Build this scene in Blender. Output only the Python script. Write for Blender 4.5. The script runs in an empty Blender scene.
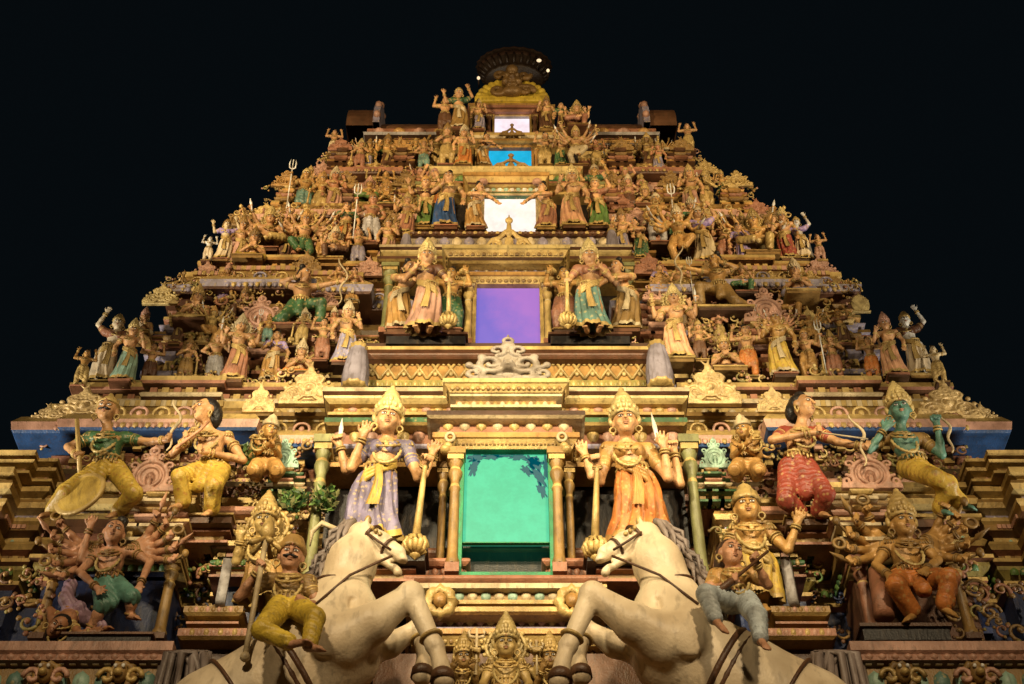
import bpy, math, random
import numpy as np
random.seed(7)
rng = np.random.default_rng(7)
PI = math.pi
C = bpy.context.scene.collection
# ------------------------------------------------------------------ camera model (metres, camera at x=0,y=0)
FPX, TH, CAMZ, CXP, CYP = 1400.0, math.radians(45), 1.6, 511.5, 342.0
CT, ST = math.cos(TH), math.sin(TH)

def pt(px, py, d):
    """point on the photo's ray (px,py) at the horizontal distance d from the viewer"""
    u = (px - CXP) / FPX; v = (CYP - py) / FPX
    ry = CT - v * ST; rz = ST + v * CT
    t = d / ry
    return np.array((u * t, d, CAMZ + rz * t))

def zz(py, d): return float(pt(CXP, py, d)[2])
def mpp(py, d):
    v = (CYP - py) / FPX
    return d / (CT - v * ST) / FPX
def xx(px, py, d): return float(pt(px, py, d)[0])

# ------------------------------------------------------------------ materials
def paint(name, col, rough=.46, mott=.42, dirt=.62, scale=5.0, bump=.35, metal=0.0, gild=None, print_=None):
    m = bpy.data.materials.new(name); m.use_nodes = True
    nt = m.node_tree; N = nt.nodes; L = nt.links
    b = N['Principled BSDF']
    b.inputs['Roughness'].default_value = rough
    b.inputs['Metallic'].default_value = metal
    tc = N.new('ShaderNodeTexCoord')
    oi = N.new('ShaderNodeObjectInfo')
    ad = N.new('ShaderNodeVectorMath'); ad.operation = 'ADD'
    L.new(tc.outputs['Object'], ad.inputs[0])
    sc = N.new('ShaderNodeVectorMath'); sc.operation = 'SCALE'
    L.new(oi.outputs['Location'], sc.inputs[0]); sc.inputs['Scale'].default_value = 1.7
    L.new(sc.outputs[0], ad.inputs[1])
    n1 = N.new('ShaderNodeTexNoise'); n1.inputs['Scale'].default_value = scale; n1.inputs['Detail'].default_value = 6
    n2 = N.new('ShaderNodeTexNoise'); n2.inputs['Scale'].default_value = scale * 4.5; n2.inputs['Detail'].default_value = 5
    n3 = N.new('ShaderNodeTexNoise'); n3.inputs['Scale'].default_value = scale * 14; n3.inputs['Detail'].default_value = 3
    stv = N.new('ShaderNodeVectorMath'); stv.operation = 'MULTIPLY'; stv.inputs[1].default_value = (1.25, 1.25, .38)   # grime runs down the walls
    L.new(ad.outputs[0], stv.inputs[0])
    L.new(ad.outputs[0], n1.inputs['Vector']); L.new(stv.outputs[0], n2.inputs['Vector']); L.new(ad.outputs[0], n3.inputs['Vector'])
    r1 = N.new('ShaderNodeValToRGB')
    c = np.array(col)
    dk = c * (1 - mott) * np.array((1., .93, .85)); lt = np.minimum(c * (1 + mott * .5), .85)
    r1.color_ramp.elements[0].position = .32; r1.color_ramp.elements[0].color = (*dk, 1)
    r1.color_ramp.elements[1].position = .68; r1.color_ramp.elements[1].color = (*lt, 1)
    L.new(n1.outputs['Fac'], r1.inputs['Fac'])
    # grime and chipped paint: patches with their own outline
    r2 = N.new('ShaderNodeValToRGB')
    r2.color_ramp.elements[0].position = .54; r2.color_ramp.elements[0].color = (0, 0, 0, 1)
    r2.color_ramp.elements[1].position = .68; r2.color_ramp.elements[1].color = (dirt, dirt, dirt, 1)
    L.new(n2.outputs['Fac'], r2.inputs['Fac'])
    mx = N.new('ShaderNodeMixRGB'); L.new(r2.outputs['Color'], mx.inputs['Fac'])
    L.new(r1.outputs['Color'], mx.inputs['Color1'])
    g = c * .3 + np.array((.05, .032, .016)); mx.inputs['Color2'].default_value = (*g, 1)
    last = mx.outputs['Color']
    if gild is not None:            # worn touches of a second paint
        n4 = N.new('ShaderNodeTexNoise'); n4.inputs['Scale'].default_value = gild[1]; n4.inputs['Detail'].default_value = 3
        L.new(ad.outputs[0], n4.inputs['Vector'])
        r4 = N.new('ShaderNodeValToRGB')
        r4.color_ramp.elements[0].position = .5; r4.color_ramp.elements[0].color = (0, 0, 0, 1)
        r4.color_ramp.elements[1].position = .56; r4.color_ramp.elements[1].color = (1, 1, 1, 1)
        L.new(n4.outputs['Fac'], r4.inputs['Fac'])
        m4 = N.new('ShaderNodeMixRGB'); L.new(r4.outputs['Color'], m4.inputs['Fac'])
        L.new(last, m4.inputs['Color1']); m4.inputs['Color2'].default_value = (*gild[0], 1)
        last = m4.outputs['Color']
    if print_ is not None:          # small gilt flowers painted on the cloth
        vo = N.new('ShaderNodeTexVoronoi'); vo.inputs['Scale'].default_value = print_[1]; vo.inputs['Randomness'].default_value = .9
        L.new(tc.outputs['Object'], vo.inputs['Vector'])
        r5 = N.new('ShaderNodeValToRGB'); r5.color_ramp.elements[0].position = .20; r5.color_ramp.elements[0].color = (.42, .42, .42, 1); r5.color_ramp.elements[1].position = .34; r5.color_ramp.elements[1].color = (0, 0, 0, 1)
        L.new(vo.outputs['Distance'], r5.inputs['Fac'])
        m5 = N.new('ShaderNodeMixRGB'); L.new(r5.outputs['Color'], m5.inputs['Fac']); L.new(last, m5.inputs['Color1']); m5.inputs['Color2'].default_value = (*print_[0], 1)
        last = m5.outputs['Color']
    hv = N.new('ShaderNodeHueSaturation')
    mr = N.new('ShaderNodeMapRange'); mr.inputs['To Min'].default_value = .82; mr.inputs['To Max'].default_value = 1.15
    L.new(oi.outputs['Random'], mr.inputs['Value']); L.new(mr.outputs[0], hv.inputs['Value'])
    L.new(last, hv.inputs['Color'])
    L.new(hv.outputs['Color'], b.inputs['Base Color'])
    bp = N.new('ShaderNodeBump'); bp.inputs['Strength'].default_value = bump; bp.inputs['Distance'].default_value = .012
    mm = N.new('ShaderNodeMath'); mm.operation = 'ADD'
    L.new(n2.outputs['Fac'], mm.inputs[0]); L.new(n3.outputs['Fac'], mm.inputs[1])
    L.new(mm.outputs[0], bp.inputs['Height']); L.new(bp.outputs[0], b.inputs['Normal'])
    return m

PAL = dict(
    gold=(.52, .365, .13), ochre=(.27, .16, .048), amber=(.50, .28, .085), yellow=(.56, .38, .06), cream=(.56, .45, .27),
    ivory=(.72, .60, .42), pink=(.50, .28, .20), rose=(.34, .15, .085), maroon=(.12, .05, .024), red=(.32, .06, .035),
    orange=(.58, .20, .045), peach=(.68, .36, .20), green=(.05, .13, .05), leaf=(.11, .20, .045), teal=(.13, .24, .20), mint=(.30, .46, .36),
    blue=(.03, .085, .24), skyblue=(.22, .42, .62), navy=(.022, .035, .10), lavender=(.30, .27, .37), purple=(.30, .22, .46),
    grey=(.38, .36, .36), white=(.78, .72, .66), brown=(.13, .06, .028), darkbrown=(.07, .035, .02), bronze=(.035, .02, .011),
    black=(.014, .011, .010), skin=(.56, .31, .14), tan=(.46, .21, .10), rosy=(.58, .30, .17), bluegreen=(.12, .28, .22), palegreen=(.22, .22, .09), olive=(.27, .22, .06),
    yellow2=(.60, .46, .19), gold2=(.58, .42, .19), darkgold=(.32, .19, .04), ochre2=(.50, .34, .07), paleblue=(.58, .65, .68), mauve=(.34, .22, .30), manegrey=(.26, .21, .19), strapbrown=(.10, .045, .02), paleivory=(.25, .21, .165), brightyellow=(.70, .50, .06), lilac=(.20, .17, .27),
    emerald=(.02, .22, .09), bronzegold=(.26, .15, .05), urn=(.28, .25, .30), paving=(.12, .11, .10))
M = {}
for k, v in PAL.items():
    kw = dict(gild=None)
    kw = dict()
    if k in ('ivory',): kw = dict(mott=.26, dirt=.5, scale=2.6, bump=.3)
    if k in ('gold', 'yellow2', 'gold2', 'darkgold', 'bronzegold', 'amber'): kw = dict(metal=.12, rough=.42, mott=.42)
    if k in ('lavender', 'lilac', 'orange', 'red', 'yellow', 'teal', 'green', 'purple', 'peach', 'bluegreen2'): kw = dict(print_=((.60, .44, .16) if k not in ('yellow',) else (.34, .10, .04), 19.0))
    M[k] = paint(k + '_paint', v, **kw)
MK = list(M)
MI = {k: i for i, k in enumerate(MK)}

def glow(name, col, strength, patch=None, col2=None):
    m = bpy.data.materials.new(name); m.use_nodes = True
    nt = m.node_tree; N = nt.nodes; L = nt.links; b = N['Principled BSDF']
    tc = N.new('ShaderNodeTexCoord')
    n = N.new('ShaderNodeTexNoise'); n.inputs['Scale'].default_value = 5; n.inputs['Detail'].default_value = 9; n.inputs['Roughness'].default_value = .7
    L.new(tc.outputs['Object'], n.inputs['Vector'])
    r = N.new('ShaderNodeValToRGB'); c = np.array(col); c2 = c * .80 if col2 is None else np.array(col2)
    r.color_ramp.elements[0].position = .40 if col2 is None else .3; r.color_ramp.elements[0].color = (*c2, 1)
    r.color_ramp.elements[1].position = .62 if col2 is None else .7; r.color_ramp.elements[1].color = (*c, 1)
    if col2 is None:
        L.new(n.outputs['Fac'], r.inputs['Fac'])
    else:                           # second colour blends into the first corner to corner
        sx = N.new('ShaderNodeSeparateXYZ'); L.new(tc.outputs['Generated'], sx.inputs[0])
        a = N.new('ShaderNodeMath'); a.operation = 'MULTIPLY_ADD'; a.inputs[1].default_value = .45
        L.new(sx.outputs[0], a.inputs[0])
        zs = N.new('ShaderNodeMath'); zs.operation = 'MULTIPLY_ADD'; zs.inputs[1].default_value = .35; zs.inputs[2].default_value = -.18
        L.new(sx.outputs[2], zs.inputs[0]); L.new(zs.outputs[0], a.inputs[2])
        ns = N.new('ShaderNodeMath'); ns.operation = 'MULTIPLY_ADD'; ns.inputs[1].default_value = .55
        L.new(n.outputs['Fac'], ns.inputs[0]); L.new(a.outputs[0], ns.inputs[2])
        L.new(ns.outputs[0], r.inputs['Fac'])
    L.new(r.outputs['Color'], b.inputs['Emission Color']); b.inputs['Emission Strength'].default_value = strength
    b.inputs['Base Color'].default_value = (*(c * .12), 1)
    b.inputs['Roughness'].default_value = .45
    return m

G = dict(green=glow('green_lit_glass', (.08, .72, .41), .78, col2=None), violet=glow('violet_lit_glass', (.38, .17, .60), .95, col2=(.15, .14, .60)),
         white=glow('white_lit_glass', (1., .90, .82), 1.15), cyan=glow('cyan_lit_glass', (.01, .50, .84), .95),
         pinkish=glow('pink_white_lit_glass', (1., .84, .93), 1.1), glow_bead=glow('glowing_bead', (1., .74, .45), 1.3))
G['flake'] = glow('teal_flaking_film', (.0, .20, .26), .42)

# ------------------------------------------------------------------ mesh builder
def np_mesh(name, V, Q, mats=(), smooth=True, midx=None):
    me = bpy.data.meshes.new(name)
    V = np.asarray(V, np.float32); Q = np.asarray(Q, np.int32)
    me.vertices.add(len(V)); me.vertices.foreach_set('co', V.ravel())
    k = Q.shape[1]
    me.loops.add(Q.size); me.loops.foreach_set('vertex_index', Q.ravel())
    me.polygons.add(len(Q)); me.polygons.foreach_set('loop_start', np.arange(len(Q), dtype=np.int32) * k)
    me.polygons.foreach_set('use_smooth', np.full(len(Q), smooth, bool))
    for m in mats: me.materials.append(m)
    if midx is not None: me.polygons.foreach_set('material_index', np.asarray(midx, np.int32))
    me.update(calc_edges=True); me.validate()
    return me

class MB:
    """collects shapes into ONE mesh; every face keeps a paint key"""
    def __init__(s): s.v = []; s.f = []; s.c = []; s.sm = []
    def quad(s, a, col): s.f.append(a); s.c.append(col); s.sm.append(False)
    def grid(s, P, col, wrap=False, smooth=True, flip=False):
        """P: rows x cols x 3"""
        P = np.asarray(P); r, c = P.shape[:2]; o = len(s.v)
        s.v.extend(map(tuple, P.reshape(-1, 3)))
        for i in range(r - 1):
            ci = col[i] if isinstance(col, (list, tuple)) else col
            for j in range(c if wrap else c - 1):
                k = (j + 1) % c
                q = (o + i * c + j, o + i * c + k, o + (i + 1) * c + k, o + (i + 1) * c + j)
                s.f.append(q[::-1] if flip else q); s.c.append(ci); s.sm.append(smooth)
    def box(s, x0, x1, y0, y1, z0, z1, col, ch=0.0):
        if x0 > x1: x0, x1 = x1, x0
        if y0 > y1: y0, y1 = y1, y0
        if z0 > z1: z0, z1 = z1, z0
        o = len(s.v)
        for x in (x0, x1):
            for y in (y0, y1):
                for z in (z0, z1): s.v.append((x, y, z))
        for q in ((0, 1, 3, 2), (4, 6, 7, 5), (0, 4, 5, 1), (2, 3, 7, 6), (0, 2, 6, 4), (1, 5, 7, 3)):
            s.quad(tuple(o + i for i in q), col)
    def sweep(s, plan, rings, closed=False, cap=True):
        """plan: rectilinear polyline (outside on its right); rings: (offset, z, colour of the band that starts here)"""
        plan = [np.array(p, float) for p in plan]; n = len(plan)
        nor = []
        for i in range(n if closed else n - 1):
            e = plan[(i + 1) % n] - plan[i]; e /= np.linalg.norm(e) + 1e-9
            nor.append(np.array((e[1], -e[0])))
        off = []
        for i in range(n):
            if closed: a, b = nor[i - 1], nor[i]
            else: a, b = (nor[max(i - 1, 0)], nor[min(i, n - 2)])
            off.append(a if np.allclose(a, b) else a + b)
        P = np.array([[(*(plan[i] + off[i] * o), z) for i in range(n)] for o, z, _ in rings])
        s.grid(P, [r[2] for r in rings], wrap=closed, smooth=False)
        if cap:
            o = len(s.v) - n; s.f.append(tuple(range(o, o + n))); s.c.append(rings[-1][2]); s.sm.append(False)
    def lathe(s, prof, cen, col, seg=24, flute=0, amp=0., rot=None, sq=(1, 1), smooth=True):
        a = np.linspace(0, 2 * PI, seg, endpoint=False)
        rows = []
        for r, z in prof:
            rr = r * (1 + amp * np.cos(flute * a)) if flute else np.full(seg, r)
            rows.append(np.stack([rr * np.cos(a) * sq[0], rr * np.sin(a) * sq[1], np.full(seg, z)], -1))
        P = np.array(rows)
        if rot is not None: P = P @ np.asarray(rot).T
        s.grid(P + np.asarray(cen), col, wrap=True, smooth=smooth)
    def tube(s, pts, r, col, seg=8, caps=True):
        pts = [np.asarray(p, float) for p in pts]; n = len(pts)
        rs = r if isinstance(r, (list, tuple, np.ndarray)) else [r] * n
        a = np.linspace(0, 2 * PI, seg, endpoint=False)
        rows = []; up = np.array((.13, .21, .97))
        for i in range(n):
            t = pts[min(i + 1, n - 1)] - pts[max(i - 1, 0)]; t = t / (np.linalg.norm(t) + 1e-9)
            u = np.cross(t, up)
            if np.linalg.norm(u) < .05: u = np.cross(t, (1., 0, 0))
            u /= np.linalg.norm(u); w = np.cross(t, u)
            rows.append(pts[i] + rs[i] * (np.cos(a)[:, None] * u + np.sin(a)[:, None] * w))
        if caps: rows = [np.repeat(pts[0][None], seg, 0)] + rows + [np.repeat(pts[-1][None], seg, 0)]
        s.grid(np.array(rows), col, wrap=True)
    def ell(s, c, r, col, seg=10, rows=6, rot=None):
        t = np.linspace(-PI / 2, PI / 2, rows + 1)
        a = np.linspace(0, 2 * PI, seg, endpoint=False)
        P = np.stack([np.cos(t)[:, None] * np.cos(a) * r[0], np.cos(t)[:, None] * np.sin(a) * r[1], np.sin(t)[:, None] * np.ones(seg) * r[2]], -1)
        if rot is not None: P = P @ np.asarray(rot).T
        s.grid(P + np.asarray(c), col, wrap=True)
    def torus(s, c, ax_u, ax_v, ru, rv, r, col, seg=28, tube=6, bead=0):
        a = np.linspace(0, 2 * PI, seg, endpoint=False); b = np.linspace(0, 2 * PI, tube, endpoint=False)
        u = np.asarray(ax_u, float); v = np.asarray(ax_v, float); n = np.cross(u, v); n /= np.linalg.norm(n)
        rows = []
        for x in a:
            rad = u * math.cos(x) * ru + v * math.sin(x) * rv
            d = rad / (np.linalg.norm(rad) + 1e-9); rr = r * (1 + (.35 * math.cos(bead * x) if bead else 0))
            rows.append(np.asarray(c) + rad + rr * (np.cos(b)[:, None] * d + np.sin(b)[:, None] * n))
        rows.append(rows[0])
        s.grid(np.array(rows), col, wrap=True)
    def unit(s, p, e, n, w, h, kind, col):
        """one ornament: p foot point on the face, e along, n outward"""
        p = np.asarray(p, float); e = np.array((e[0], e[1], 0.)); n = np.array((n[0], n[1], 0.)); up = np.array((0, 0, 1.))
        if kind == 'dentil':
            o = len(s.v)
            for a in (-.5, .5):
                for b in (-.002, .5):
                    for c in (0, 1): s.v.append(tuple(p + e * a * w + n * b * w + up * c * h))
            for q in ((0, 1, 3, 2), (4, 6, 7, 5), (2, 3, 7, 6), (0, 2, 6, 4), (1, 5, 7, 3)): s.quad(tuple(o + i for i in q), col)
        elif kind in ('petal', 'petal_up', 'bead'):
            m, k = (5, 4)
            P = []
            for i in range(k + 1):
                t = i / k
                ww = (math.sin(PI * (.12 + .88 * t)) if kind == 'bead' else (1 - t ** 2.2) ** .5 * (.8 + .4 * t)) * .5 * w
                row = []
                for j in range(m + 1):
                    a = PI * j / m
                    zt = (1 - t) if kind == 'petal' else t
                    bulge = math.sin(a) * .34 * w * (math.sin(PI * (.08 + .84 * t)))
                    row.append(p - e * math.cos(a) * ww + n * (bulge - .003) + up * zt * h)
                P.append(row)
            s.grid(np.array(P), col, flip=(kind == 'petal'))
        elif kind == 'arch':         # little horseshoe with an eye
            ctr = p + up * h * .45
            pts = [ctr - e * w * .48 * math.cos(a) + up * h * .52 * math.sin(a) + n * w * .06 for a in np.linspace(-.5, PI + .5, 10)]
            s.tube(pts, w * .10, col, 5)
            s.ell(ctr + n * w * .05, (w * .2, w * .16, h * .24), col, 7, 4)
    def band(s, plan, off, z, w, h, spacing, kind, cols, closed=False, faces='fs'):
        plan = [np.array(p, float) for p in plan]; n = len(plan)
        for i in range(n if closed else n - 1):
            a, b = plan[i], plan[(i + 1) % n]; e = b - a; L = np.linalg.norm(e)
            if L < 1e-6: continue
            e /= L; nr = np.array((e[1], -e[0]))
            if nr[1] > .5: continue
            if abs(nr[1]) < .5 and L > 1.5: continue
            k = int((L + off) / spacing)
            if k < 1: continue
            for j in range(k):
                q = a + e * (L * (j + .5) / k) + nr * off
                c = cols[j % len(cols)] if isinstance(cols, (list, tuple)) else cols
                s.unit((q[0], q[1], z), e, nr, w, h, kind, c)
    def mesh(s, name):
        me = bpy.data.meshes.new(name)
        keys = sorted(set(s.c), key=str); ix = {k: i for i, k in enumerate(keys)}
        me.from_pydata([tuple(map(float, v)) for v in s.v], [], s.f)
        for k in keys: me.materials.append(k if not isinstance(k, str) else M.get(k))
        me.polygons.foreach_set('material_index', [ix[c] for c in s.c])
        me.polygons.foreach_set('use_smooth', s.sm)
        me.update(); me.validate()
        return me, keys

# ------------------------------------------------------------------ objects
def link(name, me, parent=None, loc=None):
    o = bpy.data.objects.new(name, me); C.objects.link(o)
    if parent is not None: o.parent = parent
    if loc is not None: o.location = loc
    return o
def put(name, mb, parent=None, loc=None):
    me, _ = mb.mesh(name); return link(name, me, parent, loc)
def tag(o, label=None, cat=None, group=None, kind=None):
    if label: o['label'] = label
    if cat: o['category'] = cat
    if group: o['group'] = group
    if kind: o['kind'] = kind
    return o

# ------------------------------------------------------------------ sculptor: blended solids on a grid, meshed as one skin
class Clay:
    def __init__(s, lo, hi, h):
        s.h = h; s.lo = np.asarray(lo, float) - 3 * h
        n = np.ceil((np.asarray(hi) + 3 * h - s.lo) / h).astype(int) + 1
        s.n = n; s.ax = [(s.lo[i] + h * np.arange(n[i])).astype(np.float32) for i in range(3)]
        s.D = np.full(n, 1.0, np.float32)
    def reg(s, lo, hi, pad):
        i0 = np.maximum(np.floor((np.asarray(lo) - pad - s.lo) / s.h).astype(int), 0)
        i1 = np.minimum(np.ceil((np.asarray(hi) + pad - s.lo) / s.h).astype(int) + 1, s.n)
        if np.any(i1 <= i0): return None
        sl = tuple(slice(a, b) for a, b in zip(i0, i1))
        X = s.ax[0][sl[0]][:, None, None]; Y = s.ax[1][sl[1]][None, :, None]; Z = s.ax[2][sl[2]][None, None, :]
        return sl, X, Y, Z
    def mix(s, sl, d, k, sub=False):
        a = s.D[sl]
        if sub:
            d = -d
            if k > 0:
                h = np.maximum(k - np.abs(a - d), 0) / k; s.D[sl] = np.maximum(a, d) + h * h * k * .25
            else: s.D[sl] = np.maximum(a, d)
        else:
            if k > 0:
                h = np.maximum(k - np.abs(a - d), 0) / k; s.D[sl] = np.minimum(a, d) - h * h * k * .25
            else: s.D[sl] = np.minimum(a, d)
    def cone(s, a, b, ra, rb, k=.02, sub=False):
        a = np.asarray(a, float); b = np.asarray(b, float); r = max(ra, rb)
        R = s.reg(np.minimum(a, b) - r, np.maximum(a, b) + r, k + 3 * s.h)
        if R is None: return
        sl, X, Y, Z = R; ab = b - a; L2 = float(ab @ ab) + 1e-12
        t = np.clip(((X - a[0]) * ab[0] + (Y - a[1]) * ab[1] + (Z - a[2]) * ab[2]) / L2, 0, 1)
        d = np.sqrt((X - a[0] - t * ab[0]) ** 2 + (Y - a[1] - t * ab[1]) ** 2 + (Z - a[2] - t * ab[2]) ** 2) - (ra + (rb - ra) * t)
        s.mix(sl, d, k, sub)
    def chain(s, pts, rs, k=.01):
        for i in range(len(pts) - 1):
            s.cone(pts[i], pts[i + 1], rs[i] if hasattr(rs, '__len__') else rs, rs[i + 1] if hasattr(rs, '__len__') else rs, k)
    def ell(s, c, r, k=.02, rot=None, sub=False):
        c = np.asarray(c, float); r = np.asarray(r, float); m = r.max() if rot is not None else r
        R = s.reg(c - m, c + m, k + 3 * s.h)
        if R is None: return
        sl, X, Y, Z = R; X = X - c[0]; Y = Y - c[1]; Z = Z - c[2]
        if rot is not None:
            q = np.asarray(rot).T
            X, Y, Z = (q[0, 0] * X + q[0, 1] * Y + q[0, 2] * Z, q[1, 0] * X + q[1, 1] * Y + q[1, 2] * Z, q[2, 0] * X + q[2, 1] * Y + q[2, 2] * Z)
        k0 = np.sqrt((X / r[0]) ** 2 + (Y / r[1]) ** 2 + (Z / r[2]) ** 2)
        k1 = np.sqrt((X / r[0] ** 2) ** 2 + (Y / r[1] ** 2) ** 2 + (Z / r[2] ** 2) ** 2) + 1e-6
        s.mix(sl, (k0 * (k0 - 1) / k1).astype(np.float32), k, sub)
    def ring(s, c, R0, r, axis=1, k=.01, sq=1.0):
        c = np.asarray(c, float); m = R0 * max(1, sq) + r
        R = s.reg(c - m, c + m, k + 3 * s.h)
        if R is None: return
        sl, X, Y, Z = R; q = [X - c[0], Y - c[1], Z - c[2]]
        n = q.pop(axis)
        d = np.sqrt((np.sqrt(q[0] ** 2 + (q[1] / sq) ** 2) - R0) ** 2 + n ** 2) - r
        s.mix(sl, d, k)
    def box(s, c, hf, rnd=.01, k=.01, sub=False):
        c = np.asarray(c, float); hf = np.asarray(hf, float)
        R = s.reg(c - hf - rnd, c + hf + rnd, k + 3 * s.h)
        if R is None: return
        sl, X, Y, Z = R
        qx = np.abs(X - c[0]) - hf[0]; qy = np.abs(Y - c[1]) - hf[1]; qz = np.abs(Z - c[2]) - hf[2]
        d = np.sqrt(np.maximum(qx, 0) ** 2 + np.maximum(qy, 0) ** 2 + np.maximum(qz, 0) ** 2) + np.minimum(np.maximum(qx, np.maximum(qy, qz)), 0) - rnd
        s.mix(sl, d, k, sub)
    def ripple(s, amp, wave, dirn, ph=0.):
        dn = np.asarray(dirn, float); dn /= np.linalg.norm(dn)
        X = s.ax[0][:, None, None] * dn[0] + s.ax[1][None, :, None] * dn[1] + s.ax[2][None, None, :] * dn[2]
        s.D += (amp * np.sin(X * (2 * PI / wave) + ph)).astype(np.float32)
    def skin(s):
        D = s.D; S = D < 0
        n = D.shape
        cnt = np.zeros((n[0] - 1, n[1] - 1, n[2] - 1), np.int8)
        for i in (0, 1):
            for j in (0, 1):
                for k in (0, 1): cnt += S[i:n[0] - 1 + i, j:n[1] - 1 + j, k:n[2] - 1 + k]
        ii, jj, kk = np.nonzero((cnt > 0) & (cnt < 8))
        val = {}
        for i in (0, 1):
            for j in (0, 1):
                for k in (0, 1): val[i, j, k] = D[ii + i, jj + j, kk + k]
        acc = np.zeros((len(ii), 3)); num = np.zeros(len(ii))
        cs = list(val)
        for a in cs:
            for ax in range(3):
                if a[ax]: continue
                b = list(a); b[ax] = 1; b = tuple(b)
                va, vb = val[a], val[b]; x = (va < 0) != (vb < 0)
                t = np.where(x, va / np.where(x, va - vb, 1), 0)
                p = np.repeat(np.array(a, float)[None], len(ii), 0); p[:, ax] = t
                acc[x] += p[x]; num += x
        V = (acc / np.maximum(num, 1)[:, None] + np.stack([ii, jj, kk], -1)) * s.h + s.lo
        vid = np.full(cnt.shape, -1, np.int32); vid[ii, jj, kk] = np.arange(len(ii))
        F = []
        for ax in range(3):
            o = [a for a in range(3) if a != ax]
            A = np.moveaxis(S, ax, 0); A = A if o == [1, 2] or True else A
            e = A[:-1, 1:-1, 1:-1] != A[1:, 1:-1, 1:-1]
            a, b, c = np.nonzero(e); b += 1; c += 1
            Vd = np.moveaxis(vid, ax, 0)
            q = np.stack([Vd[a, b - 1, c - 1], Vd[a, b, c - 1], Vd[a, b, c], Vd[a, b - 1, c]], -1)
            neg = A[a, b, c]
            fl = neg if ax != 1 else ~neg
            q = np.where(fl[:, None], q, q[:, ::-1])
            F.append(q)
        F = np.concatenate(F); F = F[(F >= 0).all(1)]
        return V, F
    def mesh(s, name, key):
        V, F = s.skin()
        return np_mesh(name, V, F, [M[key]] if isinstance(key, str) and key in M else []), [key]

def rotm(yaw=0, pitch=0, roll=0):
    cy, sy = math.cos(yaw), math.sin(yaw); cp, sp = math.cos(pitch), math.sin(pitch); cr, sr = math.cos(roll), math.sin(roll)
    Rz = np.array(((cy, -sy, 0), (sy, cy, 0), (0, 0, 1))); Rx = np.array(((1, 0, 0), (0, cp, -sp), (0, sp, cp))); Ry = np.array(((cr, 0, sr), (0, 1, 0), (-sr, 0, cr)))
    return Rz @ Rx @ Ry

# ------------------------------------------------------------------ carved figures
V3 = lambda *a: np.array(a, float)
def nrm(v): v = np.asarray(v, float); return v / (np.linalg.norm(v) + 1e-9)

def hand(c, w, d, pn, style, u):
    d = nrm(d); pn = nrm(pn - d * (np.dot(pn, d))); b = np.cross(d, pn)
    for s in (-1, 0, 1): c.cone(w, w + d * .045 * u + b * s * .015 * u, .017 * u, .0135 * u, .012 * u)
    ln = (.046, .055, .052, .040)
    for i in range(4):
        a = w + d * .048 * u + b * (i - 1.5) * .0155 * u
        if style == 'open':
            m = a + (d * ln[i] * .55 + b * (i - 1.5) * .004) * u; e = a + (d * ln[i] + b * (i - 1.5) * .007 + pn * .006) * u
        else:
            m = a + (d * .014 + pn * .022) * u; e = m + (-d * .022 + pn * .014) * u
        c.cone(a, m, .0088 * u, .0082 * u, .004 * u); c.cone(m, e, .0082 * u, .0068 * u, .003 * u)
    a = w + (d * .018 - b * .018) * u
    m = a + (d * .020 - b * .020 + pn * .010) * u; e = m + (d * .018 - b * .004 + pn * .012) * u
    c.cone(a, m, .010 * u, .009 * u, .008 * u); c.cone(m, e, .009 * u, .0075 * u, .003 * u)

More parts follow.
